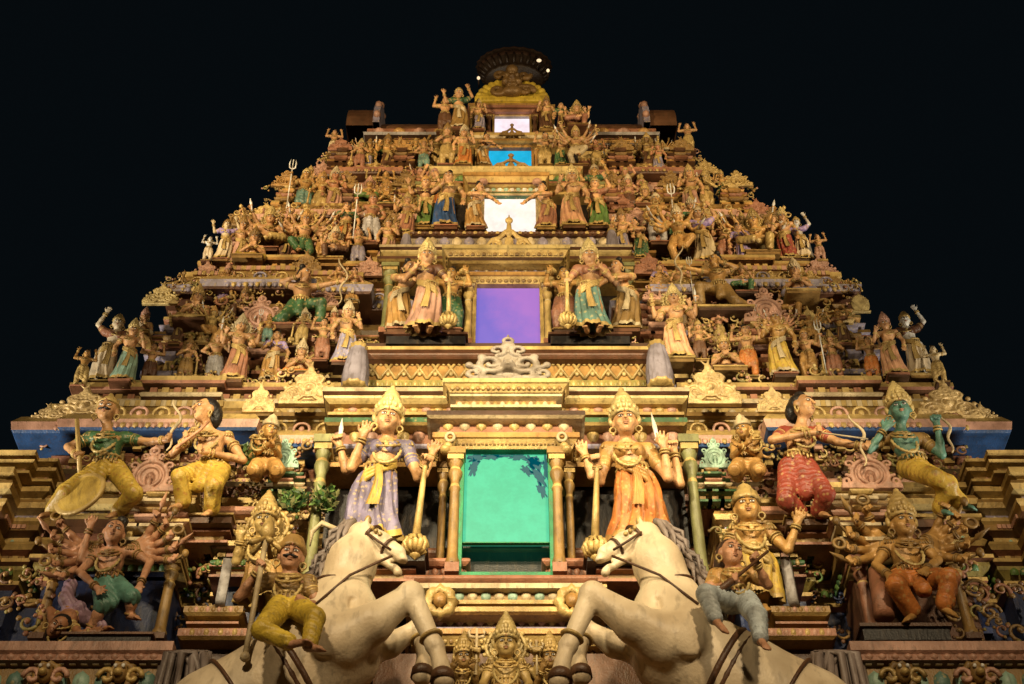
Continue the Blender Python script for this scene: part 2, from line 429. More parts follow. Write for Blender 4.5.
def figure(J, u=1., h=.010, female=True, garment='sari', crown='kirita', cloth_amp=1., eyes=True, moustache=False, blouse=False,
           halo=False, armor=False, split=False, head_scale=1.13, sash=True, bare_leg=False, hemline=None):
    """returns [(part name, mesh, paint roles)]"""
    out = []
    h = h * u
    hs = head_scale * u
    pel, che, hd = J['pelvis'], J['chest'], J['head']
    HR = rotm(*J.get('headrot', (0, 0, 0)))
    H = lambda x, y, z: hd + HR @ (np.array((x, y, z)) * hs)
    pts = [pel, che, hd, hd + V3(0, 0, .1) * u]
    for a in J['arms']: pts += [a[1], a[2], a[2] + nrm(a[2] - a[1]) * .12 * u]
    for l in J['legs']: pts += list(l)
    pts = np.array(pts)
    lo, hi = pts.min(0) - .13 * u, pts.max(0) + .13 * u
    c = Clay(lo, hi, h)
    up = nrm(che - pel); nb = che + up * .085 * u           # base of the neck
    wst = pel * .52 + che * .48
    # torso
    c.ell(pel, V3(.088 if female else .080, .066, .075) * u, .02 * u)
    c.cone(pel + up * .02 * u, wst, .068 * u, (.055 if female else .064) * u, .04 * u)
    c.cone(wst, che, .057 * u, .072 * u, .04 * u)
    c.ell(che, V3(.088, .060, .080) * u, .04 * u)
    sh = [J['arms'][i][0] for i in range(min(2, len(J['arms'])))]
    for s in sh: c.cone(che + up * .055 * u, s, .050 * u, .040 * u, .03 * u)
    if female:
        bs = nrm(sh[1] - sh[0]) if len(sh) > 1 else V3(1, 0, 0)
        for s in (-1, 1): c.ell(che + bs * s * .042 * u + V3(0, -.052, .004) * u, V3(.038, .036, .038) * u, .012 * u)
    else:
        for s in (-1, 1): c.ell(che + V3(s * .042, -.036, .018) * u, V3(.045, .026, .034) * u, .02 * u)
        c.ell(wst + V3(0, -.022, -.01) * u, V3(.050, .045, .055) * u, .03 * u)
    c.cone(nb, hd - V3(0, 0, .03) * hs, .036 * u, .033 * u, .025 * u)
    # head
    c.ell(H(0, .006, .012), V3(.054, .062, .066) * hs, .01 * hs, HR)
    c.ell(H(0, -.018, -.036), V3(.041, .042, .040) * hs, .02 * hs, HR)
    c.ell(H(0, -.040, -.060), V3(.017, .015, .014) * hs, .012 * hs, HR)
    for s in (-1, 1):
        c.ell(H(s * .021, -.066, .004), V3(.013, .010, .009) * hs, .008 * hs, HR, sub=True)
        c.ell(H(s * .028, -.040, -.022), V3(.017, .016, .017) * hs, .014 * hs, HR)
        c.cone(H(s * .010, -.061, .017), H(s * .034, -.050, .018), .0055 * hs, .004 * hs, .006 * hs)
        c.ell(H(s * .055, .006, -.006), V3(.009, .016, .024) * hs, .006 * hs, HR)
    c.cone(H(0, -.062, .012), H(0, -.078, -.017), .006 * hs, .0095 * hs, .008 * hs)
    c.ell(H(0, -.061, -.035), V3(.015, .008, .0045) * hs, .003 * hs, HR)
    c.ell(H(0, -.059, -.043), V3(.012, .008, .005) * hs, .003 * hs, HR)
    # arms
    for a in J['arms']:
        s, e, w = a[0], a[1], a[2]; st = a[3] if len(a) > 3 else 'open'
        c.cone(s, s * .45 + e * .55, .037 * u, .032 * u, .02 * u); c.cone(s * .45 + e * .55, e, .032 * u, .026 * u, .015 * u)
        c.cone(e, e * .6 + w * .4, .028 * u, .026 * u, .012 * u); c.cone(e * .6 + w * .4, w, .026 * u, .018 * u, .012 * u)
        pn = a[4] if len(a) > 4 else V3(0, -1, .15)
        hand(c, w, w - e + (a[5] if len(a) > 5 else 0), pn, st, u)
    # legs
    for l in J['legs']:
        hp, kn, an, to = l
        c.cone(hp, kn, .064 * u, .043 * u, .03 * u); c.cone(kn, kn * .6 + an * .4, .043 * u, .040 * u, .015 * u)
        c.cone(kn * .6 + an * .4, an, .040 * u, .025 * u, .015 * u)
        fd = nrm(to - an); sd = nrm(np.cross(fd, V3(0, 0, 1)) + 1e-6)
        c.cone(an - fd * .018 * u + V3(0, 0, -.01) * u, to, .024 * u, .019 * u, .015 * u)
        for i in range(5):
            b = to + sd * (i - 2) * .0105 * u
            c.cone(b, b + fd * (.030 - .003 * abs(i - 1.5)) * u, .0085 * u, .0075 * u, .006 * u)
    me, k = c.mesh('body', 'skin'); me.materials.clear(); me.materials.append(None)
    out.append(('body', me, ['skin']))
    # clothes on the legs
    if garment == 'sari':
        mb = MB(); seg, rows = 66, 26
        top = pel + up * .055 * u
        feet = np.mean([l[2] for l in J['legs']], 0) if J['legs'] else pel - V3(0, 0, .45) * u
        bot = feet + V3(0, .0, -.005) * u
        if hemline is not None: bot = hemline
        a = np.linspace(0, 2 * PI, seg, endpoint=False); R = []; cols = []
        sw = J.get('sway', 1.)
        for i in range(rows):
            t = i / (rows - 1); ctr = top * (1 - t) + bot * t
            ctr = ctr + V3(math.sin(PI * t) * .02 * sw, -.012 * math.sin(PI * t), 0) * u
            rx = np.interp(t, (0, .12, .3, .7, 1), (.078, .103, .116, .128, .165)) * u
            ry = np.interp(t, (0, .12, .3, .7, 1), (.066, .084, .086, .085, .105)) * u
            am = cloth_amp * np.interp(t, (0, .1, .5, 1), (.03, .09, .15, .19))
            fo = 1 + am * (np.sin(11 * a + 3.2 * t * sw + .8 * np.sin(2 * a)) * .7 + .45 * np.sin(19 * a - 2 * t) * np.cos(a * .5 + 1))
            pleat = .16 * np.exp(-((np.angle(np.exp(1j * (a + PI / 2 - .25 * sw * (t - .4))))) / .33) ** 2) * t
            legs = .07 * np.abs(np.cos(a)) * math.sin(PI * t) * np.where(np.sin(a) < 0, 1, 0)
            r = fo + pleat * (1 + .35 * np.sin(26 * a)) + legs
            R.append(np.stack([ctr[0] + np.cos(a) * rx * r, ctr[1] + np.sin(a) * ry * r, np.full(seg, ctr[2])], -1))
            cols.append('trim' if t > .93 else 'cloth')
        R = np.array(R)
        mb.grid(R[::-1], cols[::-1], wrap=True)
        # drape thrown across the hips and the hanging end at the front
        if sash:
            for q in range(3):
                pp = [top + V3(-.095 * sw, -.055, .02 - .02 * q) * u, top + V3(-.02 * sw, -.100, -.035 - .022 * q) * u, top + V3(.065 * sw, -.095, -.085 - .028 * q) * u, top + V3(.115 * sw, -.03, -.14 - .035 * q) * u]
                mb.tube(pp, [.012 * u, .016 * u, .016 * u, .010 * u], 'trim', 7)
            pl = top * .45 + bot * .55
            P = []
            for i in range(9):
                t = i / 8; z = top[2] - .05 * u - t * .30 * u
                w = (.018 + .020 * t) * u
                xc = top[0] * (1 - .7 * t) + bot[0] * .7 * t + .012 * u * math.sin(4 * t)
                yc = (top[1] * (1 - .7 * t) + bot[1] * .7 * t) - (.103 + .022 * t) * u
                P.append([V3(xc + w * (j / 8 * 2 - 1), yc - .010 * u * math.cos(j * PI) - .006 * u, z - .01 * u * math.cos(j * PI) * t) for j in range(9)])
            mb.grid(np.array(P)[::-1], 'trim')
        me, ks = mb.mesh('sari'); out.append(('sari', me, ks))
    elif garment in ('dhoti', 'trouser'):
        pts = np.array([p for l in J['legs'] for p in l[:3]] + [pel])
        g = Clay(pts.min(0) - .14 * u, pts.max(0) + .14 * u, h * 1.05)
        g.ell(pel - up * .01 * u, V3(.094, .074, .062) * u, .02 * u)
        for l in J['legs']:
            hp, kn, an, to = l; f = .92 if garment == 'trouser' else J.get('dlen', .75)
            en = kn + (an - kn) * f
            g.cone(hp, kn, .072 * u, .055 * u, .025 * u)
            g.cone(kn, en, .055 * u, (.052 if garment == 'dhoti' else .042) * u, .015 * u)
        if garment == 'dhoti':
            l0, l1 = J['legs'][0], J['legs'][-1]
            k0 = pel + V3(0, -.075, -.02) * u; k1 = (l0[1] + l1[1]) / 2 * .5 + (l0[2] + l1[2]) / 2 * .5
            k1 = k0 + (k1 - k0) * .8 + V3(0, -.02, 0) * u
            g.cone(k0, k1, .030 * u, .045 * u, .03 * u)
        dv = J['legs'][0][1] - J['legs'][0][0]
        w0 = np.array((dv[2] * .6 + .3 * u, .25 * u, -dv[0] * .6 + .25 * u))
        g.ripple(.0050 * u * cloth_amp, .040 * u, w0); g.ripple(.0028 * u * cloth_amp, .023 * u, w0 + V3(.0, .1, .25) * u, 1.)
        me, k = g.mesh('dhoti', 'cloth'); me.materials.clear(); me.materials.append(None)
        out.append(('dhoti' if garment == 'dhoti' else 'trousers', me, ['cloth']))
    if blouse or armor:
        g = Clay(che - V3(.25, .2, .2) * u, che + V3(.25, .2, .2) * u, h)
        e = .008
        if armor: g.cone(pel + up * .05 * u, wst, (.068 + e) * u, (.062 + e) * u, .03 * u); g.cone(wst, che, (.062 + e) * u, (.074 + e) * u, .03 * u)
        g.ell(che, V3(.088 + e, .060 + e, .070 + e) * u, .04 * u)
        for s in sh: g.cone(che + up * .045 * u, s, (.045 + e) * u, (.042 + e) * u, .03 * u)
        for a in J['arms'][:2]: g.cone(a[0], a[0] * .5 + a[1] * .5, (.038 + e) * u, (.034 + e) * u, .02 * u)
        if female:
            for s in (-1, 1): g.ell(che + V3(s * .042, -.052, .004) * u, V3(.038 + e, .036 + e, .038 + e) * u, .012 * u)
        if armor: g.ripple(.003 * u, .022 * u, (0, 0, 1))
        me, k = g.mesh('blouse', 'blouse'); me.materials.clear(); me.materials.append(None)
        out.append(('armour' if armor else 'blouse', me, ['blouse']))
    # jewellery: separate pieces on the large figures, one piece on the small ones
    jws = []
    def jw(n):
        if split or not jws: jws.append((n if split else 'jewellery', MB()))
        return jws[-1][1]
    mb = jw('necklace')
    for q, (rx, dz, r) in enumerate(((.048, .05, .0075), (.062, .085, .0085), (.076, .135, .0075))):
        P = []
        for a in np.linspace(0, 2 * PI, 30):
            f = (1 - math.cos(a)) / 2            # 0 at the nape, 1 at the breastbone
            P.append(nb + V3(math.sin(a) * rx, .030 - f * (.090 + .022 * q), .018 - f * dz) * u)
        rs = [r * u * (1 + .4 * math.cos(i * 2.1)) for i in range(30)]
        mb.tube(P, rs, 'jewel', 5, caps=False)
    mb.ell(nb + V3(0, -.088, -.085) * u, V3(.016, .008, .018) * u, 'jewel', 8, 5)
    for a in J['arms']:
        mb = jw('armlet')
        for s, e, t, r in ((a[0], a[1], .35, .040), (a[0], a[1], .46, .037), (a[1], a[2], .82, .027), (a[1], a[2], .92, .025)):
            if t > .8 and t < .9: mb = jw('bangle')
            d = nrm(e - s); x = nrm(np.cross(d, V3(.2, 1, .1))); y = np.cross(d, x)
            mb.torus(s + (e - s) * t, x, y, r * u, r * u, .007 * u, 'jewel', 14, 5)
    if garment == 'dhoti' or garment == 'none' or bare_leg:
        for l in J['legs']:
            mb = jw('anklet'); d = nrm(l[2] - l[1]); x = nrm(np.cross(d, V3(.2, 1, .1))); y = np.cross(d, x)
            mb.torus(l[1] + (l[2] - l[1]) * .93, x, y, .032 * u, .032 * u, .009 * u, 'jewel', 14, 5)
    mb = jw('belt'); bx, by = nrm(V3(up[2], 0, -up[0])), V3(0, 1, 0)
    mb.torus(pel + up * .055 * u, bx, by, .088 * u, .074 * u, .011 * u, 'jewel', 32, 6, bead=16)
    mb.ell(pel + up * .055 * u + V3(0, -.078, 0) * u, V3(.026, .012, .020) * u, 'jewel', 10, 5)
    for i in range(7):
        b = (i - 3) / 3
        p0 = pel + up * .045 * u + V3(b * .075, -.075 * math.sqrt(1 - .5 * b * b) - .006, 0) * u
        mb.tube([p0, p0 + V3(.0, -.012, -.045 - .02 * (i % 2)) * u], [.006 * u, .009 * u], 'jewel', 5)
    for s in (-1, 1):
        mb = jw('earring'); mb.torus(H(s * .060, -.002, -.040), HR @ V3(1, 0, 0), HR @ V3(0, 0, 1), .015 * hs, .017 * hs, .0055 * hs, 'jewel', 12, 5)
        mb.ell(H(s * .060, -.002, -.062), V3(.008, .008, .010) * hs, 'jewel', 6, 4)
    if split:
        mb = jw('garland'); Pg = []
        for a in np.linspace(0, 2 * PI, 44):
            f = (1 - math.cos(a)) / 2
            Pg.append(nb + V3(math.sin(a) * .088 * (1 - .25 * f), .022 - f * .125, .012 - f * .255) * u)
        mb.tube(Pg, [.0095 * u * (1 + .38 * math.cos(i * 2.6)) for i in range(44)], 'garland', 6, caps=False)
        for s_ in (-1, 1):
            mb = jw('shoulder_ornament'); c0 = sh[0] if s_ < 0 else sh[-1]
            mb.ell(c0 + V3(0, -.012, .022) * u, V3(.040, .036, .022) * u, 'jewel', 10, 6)
            for k_ in range(5): mb.tube([c0 + V3((k_ - 2) * .014, -.040, .014) * u, c0 + V3((k_ - 2) * .019, -.048, -.022) * u], [.005 * u, .008 * u], 'jewel', 5)
    for n, mb in jws: out.append((n, *mb.mesh(n)))
    # painted eyes, brows and lips
    if eyes:
        mb = MB()
        for s in (-1, 1):
            if split: mb = MB()
            mb.ell(H(s * .0215, -.0560, .0045), V3(.0112, .006, .0050) * hs, 'eyewhite', 10, 5, HR)
            mb.ell(H(s * .0205, -.0605, .0045), V3(.0042, .003, .0045) * hs, 'dark', 8, 4, HR)
            mb.tube([H(s * .008, -.0645, .0175), H(s * .020, -.0635, .0245), H(s * .036, -.052, .0215)], [.0018 * hs, .003 * hs, .0014 * hs], 'dark', 5)
            mb.tube([H(s * .009, -.0595, .008), H(s * .021, -.0620, .0125), H(s * .035, -.052, .006)], .0014 * hs, 'dark', 4)
            if split: out.append(('eye', *mb.mesh('eye')))
        if split: mb = MB()
        mb.ell(H(0, -.0645, .034), V3(.004, .003, .007) * hs, 'lip', 6, 4, HR)
        if split: out.append(('forehead_mark', *mb.mesh('forehead_mark'))); mb = MB()
        mb.ell(H(0, -.0645, -.036), V3(.014, .006, .0042) * hs, 'lip', 10, 4, HR)
        mb.ell(H(0, -.0620, -.0435), V3(.0105, .006, .0042) * hs, 'lip', 10, 4, HR)
        if moustache and split: out.append(('lips', *mb.mesh('lips'))); mb = MB()
        if moustache:
            for s in (-1, 1):
                mb.tube([H(0, -.0705, -.0255), H(s * .014, -.0690, -.0285), H(s * .030, -.056, -.026), H(s * .038, -.046, -.016)], [.004 * hs, .0065 * hs, .005 * hs, .0015 * hs], 'dark', 6)
        me, ks = mb.mesh('painted_eyes'); out.append((('moustache' if moustache else 'lips') if split else 'painted_face', me, ks))
    # headgear
    mb = MB(); tp = H(0, .004, .026)
    if crown == 'kirita':
        s = hs
        prof = [(.0, .0), (.061, .0), (.066, .008), (.066, .020), (.060, .024), (.064, .030), (.066, .050), (.058, .058), (.061, .064), (.055, .082), (.047, .088),
                (.050, .094), (.043, .112), (.036, .117), (.038, .124), (.029, .139), (.020, .145), (.022, .152), (.012, .162), (.014, .172), (.0, .186)]
        mb.lathe([(r * s, z * s) for r, z in prof], tp, 'crown', 28, 14, .045, HR, (1, 1.08))
        for k in range(9):
            a = -PI / 2 + (k - 4) * .42
            mb.ell(tp + HR @ (V3(math.cos(a) * .064, math.sin(a) * .069, .036) * s), V3(.012, .012, .019) * s, 'crown', 7, 4)
        mb.ell(tp + HR @ (V3(0, -.068, .062) * s), V3(.014, .010, .024) * s, 'crown', 8, 5)
        for q in (-1, 1):
            mb.ell(H(q * .066, .01, .02), V3(.013, .016, .028) * s, 'crown', 8, 5)
        out.append(('crown', *mb.mesh('crown')))
    elif crown == 'halo_crown':
        s = hs
        mb.lathe([(r * s, z * s) for r, z in ((0, 0), (.060, 0), (.067, .012), (.060, .024), (.055, .05), (.04, .06), (.03, .09), (.012, .105), (0, .12))], tp, 'crown', 24, 12, .05, HR, (1, 1.08))
        out.append(('crown', *mb.mesh('crown')))
    elif crown in ('bun', 'hair', 'turban', 'helmet'):
        key = 'hair' if crown in ('bun', 'hair') else 'crown'
        g = Clay(hd - V3(.17, .17, .17) * hs, hd + V3(.17, .17, .2) * hs, h)
        g.ell(H(0, .022, .026), V3(.061, .062, .064) * hs, .01 * hs, HR)
        if crown == 'bun':
            g.ell(H(.018, .03, .098), V3(.034, .034, .030) * hs, .01 * hs, HR); g.ell(H(0, .075, -.01), V3(.05, .035, .055) * hs, .03 * hs, HR)
        elif crown == 'hair':
            g.ell(H(0, .06, -.02), V3(.062, .045, .075) * hs, .03 * hs, HR)
        elif crown == 'turban':
            for q in range(4): g.ring(H(0, .008, .030 + q * .017), (.052 - q * .006) * hs, .017 * hs, axis=2, k=.006 * hs, sq=1.1)
        else:
            g.ell(H(0, .012, .070), V3(.040, .042, .034) * hs, .02 * hs, HR); g.ell(H(0, .01, .108), V3(.016, .016, .02) * hs, .01 * hs, HR)
            g.ring(H(0, .008, .034), .056 * hs, .010 * hs, axis=2, k=.004 * hs, sq=1.1)
        if crown in ('bun', 'hair'): g.ripple(.0022 * hs, .013 * hs, (1, .3, .4))
        g.ell(H(0, -.075, -.015), V3(.050, .060, .050) * hs, .006 * hs, HR, sub=True)
        me, k = g.mesh('headgear', key); me.materials.clear(); me.materials.append(None)
        out.append(({'bun': 'hair', 'hair': 'hair', 'turban': 'turban', 'helmet': 'crown'}[crown], me, [key]))
    if halo:
        mb = MB(); cc = H(0, .075, .03); R0 = .105 * hs
        mb.torus(cc, V3(1, 0, 0), V3(0, 0, 1), R0, R0, .014 * hs, 'crown', 32, 6, bead=16)
        mb.lathe([(0, .0), (R0, .0), (R0, .012 * hs), (0, .012 * hs)], cc, 'crown', 28, rot=np.array(((1, 0, 0), (0, 0, 1), (0, -1, 0))), smooth=False)
        for k in range(16):
            a = k * PI / 8
            mb.ell(cc + V3(math.cos(a), 0, math.sin(a)) * (R0 + .018 * hs), V3(.014, .010, .014) * hs, 'crown', 6, 4)
        out.append(('halo', *mb.mesh('halo')))
    return out

def rod(pts, r, name='staff', col='gold', seg=8):
    mb = MB(); mb.tube(pts, r, col, seg); return (name, *mb.mesh(name))

def mace(top, bot, u, ball=.075, ballcol='jewel'):
    top = np.asarray(top); bot = np.asarray(bot); mb = MB(); d = nrm(bot - top)
    mb.tube([top - d * .02 * u, top, top + (bot - top) * .5, bot], [.016 * u, .014 * u, .019 * u, .024 * u], 'jewel', 10)
    mb.ell(top - d * .03 * u, V3(.022, .022, .022) * u, 'jewel', 8, 6)
    R = ball * u
    for k in range(12):
        a = k * 2 * PI / 12
        mb.tube([bot + V3(math.cos(a) * R * s, math.sin(a) * R * s, -R + R * zq) for s, zq in ((.35, .95), (.86, .55), (1.0, 0.), (.86, -.55), (.35, -.95))], [R * .16, R * .26, R * .3, R * .26, R * .16], ballcol, 6)
    mb.torus(bot + V3(0, 0, -R), (1, 0, 0), (0, 1, 0), R * .98, R * .98, R * .14, 'jewel', 24, 6, bead=12)
    mb.lathe([(0, -R * .95), (.45 * R, -R * .95), (.5 * R, -R * 1.15), (.3 * R, -R * 1.35), (0, -R * 1.6)], bot + V3(0, 0, -R * .9), 'jewel', 14)
    return ('mace', *mb.mesh('mace'))

def bow(c, hgt, u, fwd=0.04, side=1, wave=True):
    pts = []
    for i in range(17):
        t = i / 8 - 1
        pts.append(np.asarray(c) + V3(side * (.10 * (1 - t * t) + (.05 * math.sin(t * 5.5) if wave else 0)) * hgt, 0, t * hgt * .5))
    mb = MB(); mb.tube(pts, [.006 * u + .008 * u * (1 - abs(i / 8 - 1)) for i in range(17)], 'bow', 7)
    return ('bow', *mb.mesh('bow'))

def blade(p, d, L, u, col='blade'):
    mb = MB(); p = np.asarray(p); d = nrm(d)
    mb.tube([p - d * .05 * u, p, p + d * .01 * u, p + d * .02 * u, p + d * L * .5, p + d * L], [.009 * u, .010 * u, .022 * u, .012 * u, .016 * u, .002 * u], col, 6)
    return ('blade', *mb.mesh('blade'))

def trident(b, L, u):
    b = np.asarray(b); mb = MB()
    mb.tube([b, b + V3(0, 0, L)], .010 * u, 'blade', 6)
    for s in (-1, 1):
        mb.tube([b + V3(0, 0, L * .80), b + V3(s * .045 * u, 0, L * .83), b + V3(s * .055 * u, 0, L * .92), b + V3(s * .040 * u, 0, L * 1.0)], [.010 * u, .013 * u, .012 * u, .003 * u], 'blade', 6)
    return ('trident', *mb.mesh('trident'))

ROLE = dict(skin='skin', cloth='red', trim='gold', jewel='gold', crown='gold', hair='black', eyewhite='white', dark='black', lip='rose', blouse='maroon', garland='yellow2', bow='cream', blade='white')
STATUES = []
def raise_figure(parts, loc, label, group=None, rotz=0., lean=0., scale=1., mirror=False, roles=None, cat='statue', name='carved_statue', roll=0.):
    """an Empty at the statue's foot with every part under it"""
    e = bpy.data.objects.new(name, None); C.objects.link(e); e.empty_display_size = .1
    e.location = loc; e.rotation_euler = (lean, roll, rotz); e.scale = (-scale if mirror else scale, scale, scale)
    r = dict(ROLE); r.update(roles or {})
    for pn, me, ks in parts:
        o = bpy.data.objects.new(pn, me); C.objects.link(o); o.parent = e
        if pn == 'base':
            Rm = e.rotation_euler.to_matrix().inverted(); q = Rm.to_euler(); o.rotation_euler = (q.x, q.y, q.z) if not mirror else (q.x, -q.y, -q.z)
        for i, k in enumerate(ks):
            if i < len(o.material_slots):
                o.material_slots[i].link = 'OBJECT'
                o.material_slots[i].material = M.get(r.get(k, k)) if isinstance(k, str) else k
    tag(e, label, cat, group); STATUES.append(e)
    return e

# ------------------------------------------------------------------ stock poses, one unit tall
def stand(sway=.02, arms=(), legs=None, head=(0, -.035, .90), lean=0.0, hr=(0, .05, 0), feet=.055):
    J = dict(pelvis=V3(sway, 0, .52), chest=V3(-sway * .4, -.005, .715), head=V3(head[0], head[1], head[2]), headrot=hr, sway=1. if sway >= 0 else -1.)
    S = {'L': V3(-.118, -.005, .775), 'R': V3(.118, -.005, .775)}
    J['arms'] = [(S[a[0]], V3(*a[1]), V3(*a[2]), *(a[3:])) for a in arms]
    J['legs'] = legs if legs else [(V3(-.05 + sway, 0, .50), V3(-feet - .005, -.03, .28), V3(-feet, 0, .05), V3(-feet - .015, -.075, .025)),
                                   (V3(.05 + sway, 0, .50), V3(feet + .005, -.03, .28), V3(feet, 0, .05), V3(feet + .015, -.075, .025))]
    return J
P = {}
GH = .0135
def base_block(n):
    w = .22 if n in ('archer', 'sit_many', 'sit_four', 'pray', 'dance_many', 'sit_devi') else .15
    f = -.28 if ('sit' in n or n in ('pray',)) else -.12; mb = MB()
    x0, x1 = (-w, w) if n != 'archer' else (-.28, .34)
    mb.box(x0, x1, f, .10, -.028, -.004, 'plinth_top'); mb.box(x0 * .94, x1 * .94, f + .02, .10, -.075, -.0285, 'plinth')
    return ('base', *mb.mesh('base'))
def proto(n, J, extra=(), **k):
    k.setdefault('h', GH); P[n] = figure(J, **k) + list(extra) + [base_block(n)]

ABH = ('R', (.20, -.06, .62), (.165, -.15, .72), 'open')       # blessing palm
DWN = ('L', (-.20, .0, .62), (-.185, -.05, .47), 'open')
proto('devi', stand(.025, (DWN, ABH)))
proto('devi_raise', stand(-.03, (('L', (-.22, -.02, .86), (-.15, -.06, 1.02), 'open'), ('R', (.22, -.02, .70), (.26, -.08, .84), 'open')), head=(.01, -.035, .90)), crown='halo_crown', blouse=True)
proto('devi_four', stand(.03, (('L', (-.20, -.01, .63), (-.17, -.14, .70), 'open'), ('R', (.20, -.02, .62), (.175, -.12, .55), 'grip'),
                               ('L', (-.23, .03, .70), (-.25, -.02, .86), 'grip'), ('R', (.23, .03, .70), (.25, -.02, .86), 'grip'))),
      extra=[mace((.25, -.05, .90), (.25, -.05, .98), 1, .022), blade((-.25, -.05, .88), (0, 0, 1), .16, 1)], halo=True)
proto('devi_lotus', stand(-.025, (('L', (-.19, -.03, .64), (-.08, -.13, .68), 'grip'), ('R', (.21, 0, .63), (.20, -.04, .48), 'open'))), crown='bun', blouse=True)
LG = [(V3(-.05, 0, .50), V3(-.075, -.05, .28), V3(-.065, 0, .05), V3(-.085, -.075, .025)), (V3(.06, 0, .50), V3(.11, -.06, .29), V3(.10, 0, .05), V3(.135, -.07, .025))]
proto('male_hip', stand(.02, (('L', (-.24, .02, .65), (-.11, -.05, .56), 'grip'), ('R', (.21, -.06, .64), (.20, -.16, .74), 'open')), LG), female=False, garment='dhoti')
proto('male_spear', stand(-.02, (('L', (-.22, -.03, .66), (-.235, -.12, .78), 'grip'), ('R', (.20, .0, .61), (.17, -.08, .50), 'open')), LG),
      extra=[trident((-.235, -.15, .0), 1.12, 1)], female=False, garment='dhoti', crown='halo_crown')
proto('male_club', stand(.02, (('L', (-.19, -.05, .64), (-.04, -.14, .70), 'open'), ('R', (.20, -.02, .62), (.215, -.10, .52), 'grip')), LG),
      extra=[mace((.215, -.13, .52), (.23, -.12, .16), 1, .06)], female=False, garment='dhoti', halo=True)
proto('gana_lift', stand(.0, (('L', (-.23, -.01, .76), (-.19, -.02, .96), 'open'), ('R', (.23, -.01, .76), (.19, -.02, .96), 'open')), LG), female=False, garment='dhoti', crown='bun')
# seated, one leg hanging
SL = [(V3(-.06, -.02, .30), V3(-.15, -.20, .30), V3(-.12, -.20, .06), V3(-.13, -.28, .03)), (V3(.06, -.02, .30), V3(.20, -.16, .30), V3(.02, -.22, .27), V3(-.06, -.24, .27))]
def sit(arms, legs=SL, head=(0, -.05, .70), hr=(0, .05, 0)):
    J = dict(pelvis=V3(0, 0, .31), chest=V3(0, -.01, .51), head=V3(*head), headrot=hr)
    S = {'L': V3(-.118, -.01, .57), 'R': V3(.118, -.01, .57)}
    J['arms'] = [(S[a[0]], V3(*a[1]), V3(*a[2]), *(a[3:])) for a in arms]; J['legs'] = legs; J['dlen'] = .8
    return J
proto('sit_four', sit((('L', (-.20, -.04, .43), (-.16, -.15, .50), 'open'), ('R', (.20, -.04, .43), (.17, -.14, .36), 'open'),
                       ('L', (-.22, .03, .52), (-.24, -.02, .68), 'grip'), ('R', (.22, .03, .52), (.24, -.02, .68), 'grip'))), female=False, garment='dhoti', halo=True)
proto('sit_devi', sit((('L', (-.19, -.03, .42), (-.14, -.14, .36), 'open'), ('R', (.20, -.05, .44), (.16, -.15, .53), 'open'))), garment='dhoti', blouse=True)
def fan(n, S, r0, a0, a1, sgn, z0):
    out = []
    for i in range(n):
        a = a0 + (a1 - a0) * i / max(n - 1, 1); y = .03 - .02 * (i % 2)
        e = V3(sgn * (.115 + r0 * .48 * math.cos(a)), y, z0 + r0 * .48 * math.sin(a)); w = V3(sgn * (.115 + r0 * math.cos(a - .1)), y - .08, z0 + r0 * math.sin(a + .25))
        out.append((S, tuple(e), tuple(w), 'grip'))
    return out
fl = fan(4, 'L', .27, -.7, 1.1, -1, .56); fr = fan(4, 'R', .27, -.7, 1.1, 1, .56)
def arms_gear(js, u=1., o=V3(0, 0, 0)):
    mb = MB()
    for i, a in enumerate(js):
        w = V3(*a[2]) + V3(0, -.03, .0); d = nrm(V3(*a[2]) - V3(*a[1])) * .6 + V3(0, 0, .6)
        d = nrm(d)
        if i % 3 == 0: mb.tube([w - d * .04, w + d * .05, w + d * .07, w + d * .15], [.010, .010, .022, .002], 'blade', 6)
        elif i % 3 == 1:
            mb.tube([w - d * .03, w + d * .06], .009, 'jewel', 6); mb.torus(w + d * .10, (1, 0, 0), (0, 0, 1), .035, .035, .011, 'jewel', 14, 5)
        else:
            mb.tube([w - d * .05, w + d * .08], .009, 'jewel', 6); mb.ell(w + d * .10, (.024, .024, .032), 'jewel', 8, 5)
    me, k = mb.mesh('hand_emblems'); return ('hand_emblems', me, k)
proto('sit_many', sit(fl + fr), extra=[arms_gear(fl + fr)], female=False, garment='dhoti', halo=True)
f2 = lambda L: [(a[0], (a[1][0], a[1][1], a[1][2] + .205), (a[2][0], a[2][1], a[2][2] + .205), a[3]) for a in L]
DL = [(V3(-.05, 0, .50), V3(-.17, -.12, .42), V3(-.05, -.10, .26), V3(-.02, -.16, .22)), (V3(.06, 0, .50), V3(.12, -.08, .28), V3(.06, 0, .05), V3(.11, -.07, .025))]
proto('dance_many', stand(.0, f2(fl) + f2(fr), DL), extra=[arms_gear(f2(fl) + f2(fr))], female=False, garment='dhoti')
KL = [(V3(-.06, 0, .33), V3(-.22, -.10, .30), V3(-.22, -.02, .06), V3(-.28, -.07, .03)), (V3(.06, 0, .33), V3(.13, -.12, .07), V3(.28, .03, .06), V3(.34, .03, .03))]
JA = sit((('L', (-.24, -.06, .58), (-.38, -.10, .60), 'grip'), ('R', (.22, -.03, .60), (.06, -.13, .60), 'grip')), KL, (-.01, -.05, .70), (-.7, .0, 0)); JA['pelvis'] = V3(0, 0, .34)
proto('archer', JA, extra=[bow((-.37, -.13, .58), .62, 1, side=-1)], female=False, garment='dhoti', crown='bun')
JR = stand(.06, (('L', (-.24, -.04, .66), (-.33, -.10, .52), 'open'), ('R', (.05, -.14, .66), (-.10, -.18, .62), 'open')), head=(-.05, -.05, .88), hr=(-.5, .1, 0))
JR['chest'] = V3(-.03, -.02, .71)
proto('reach', JR, female=True, crown='bun')
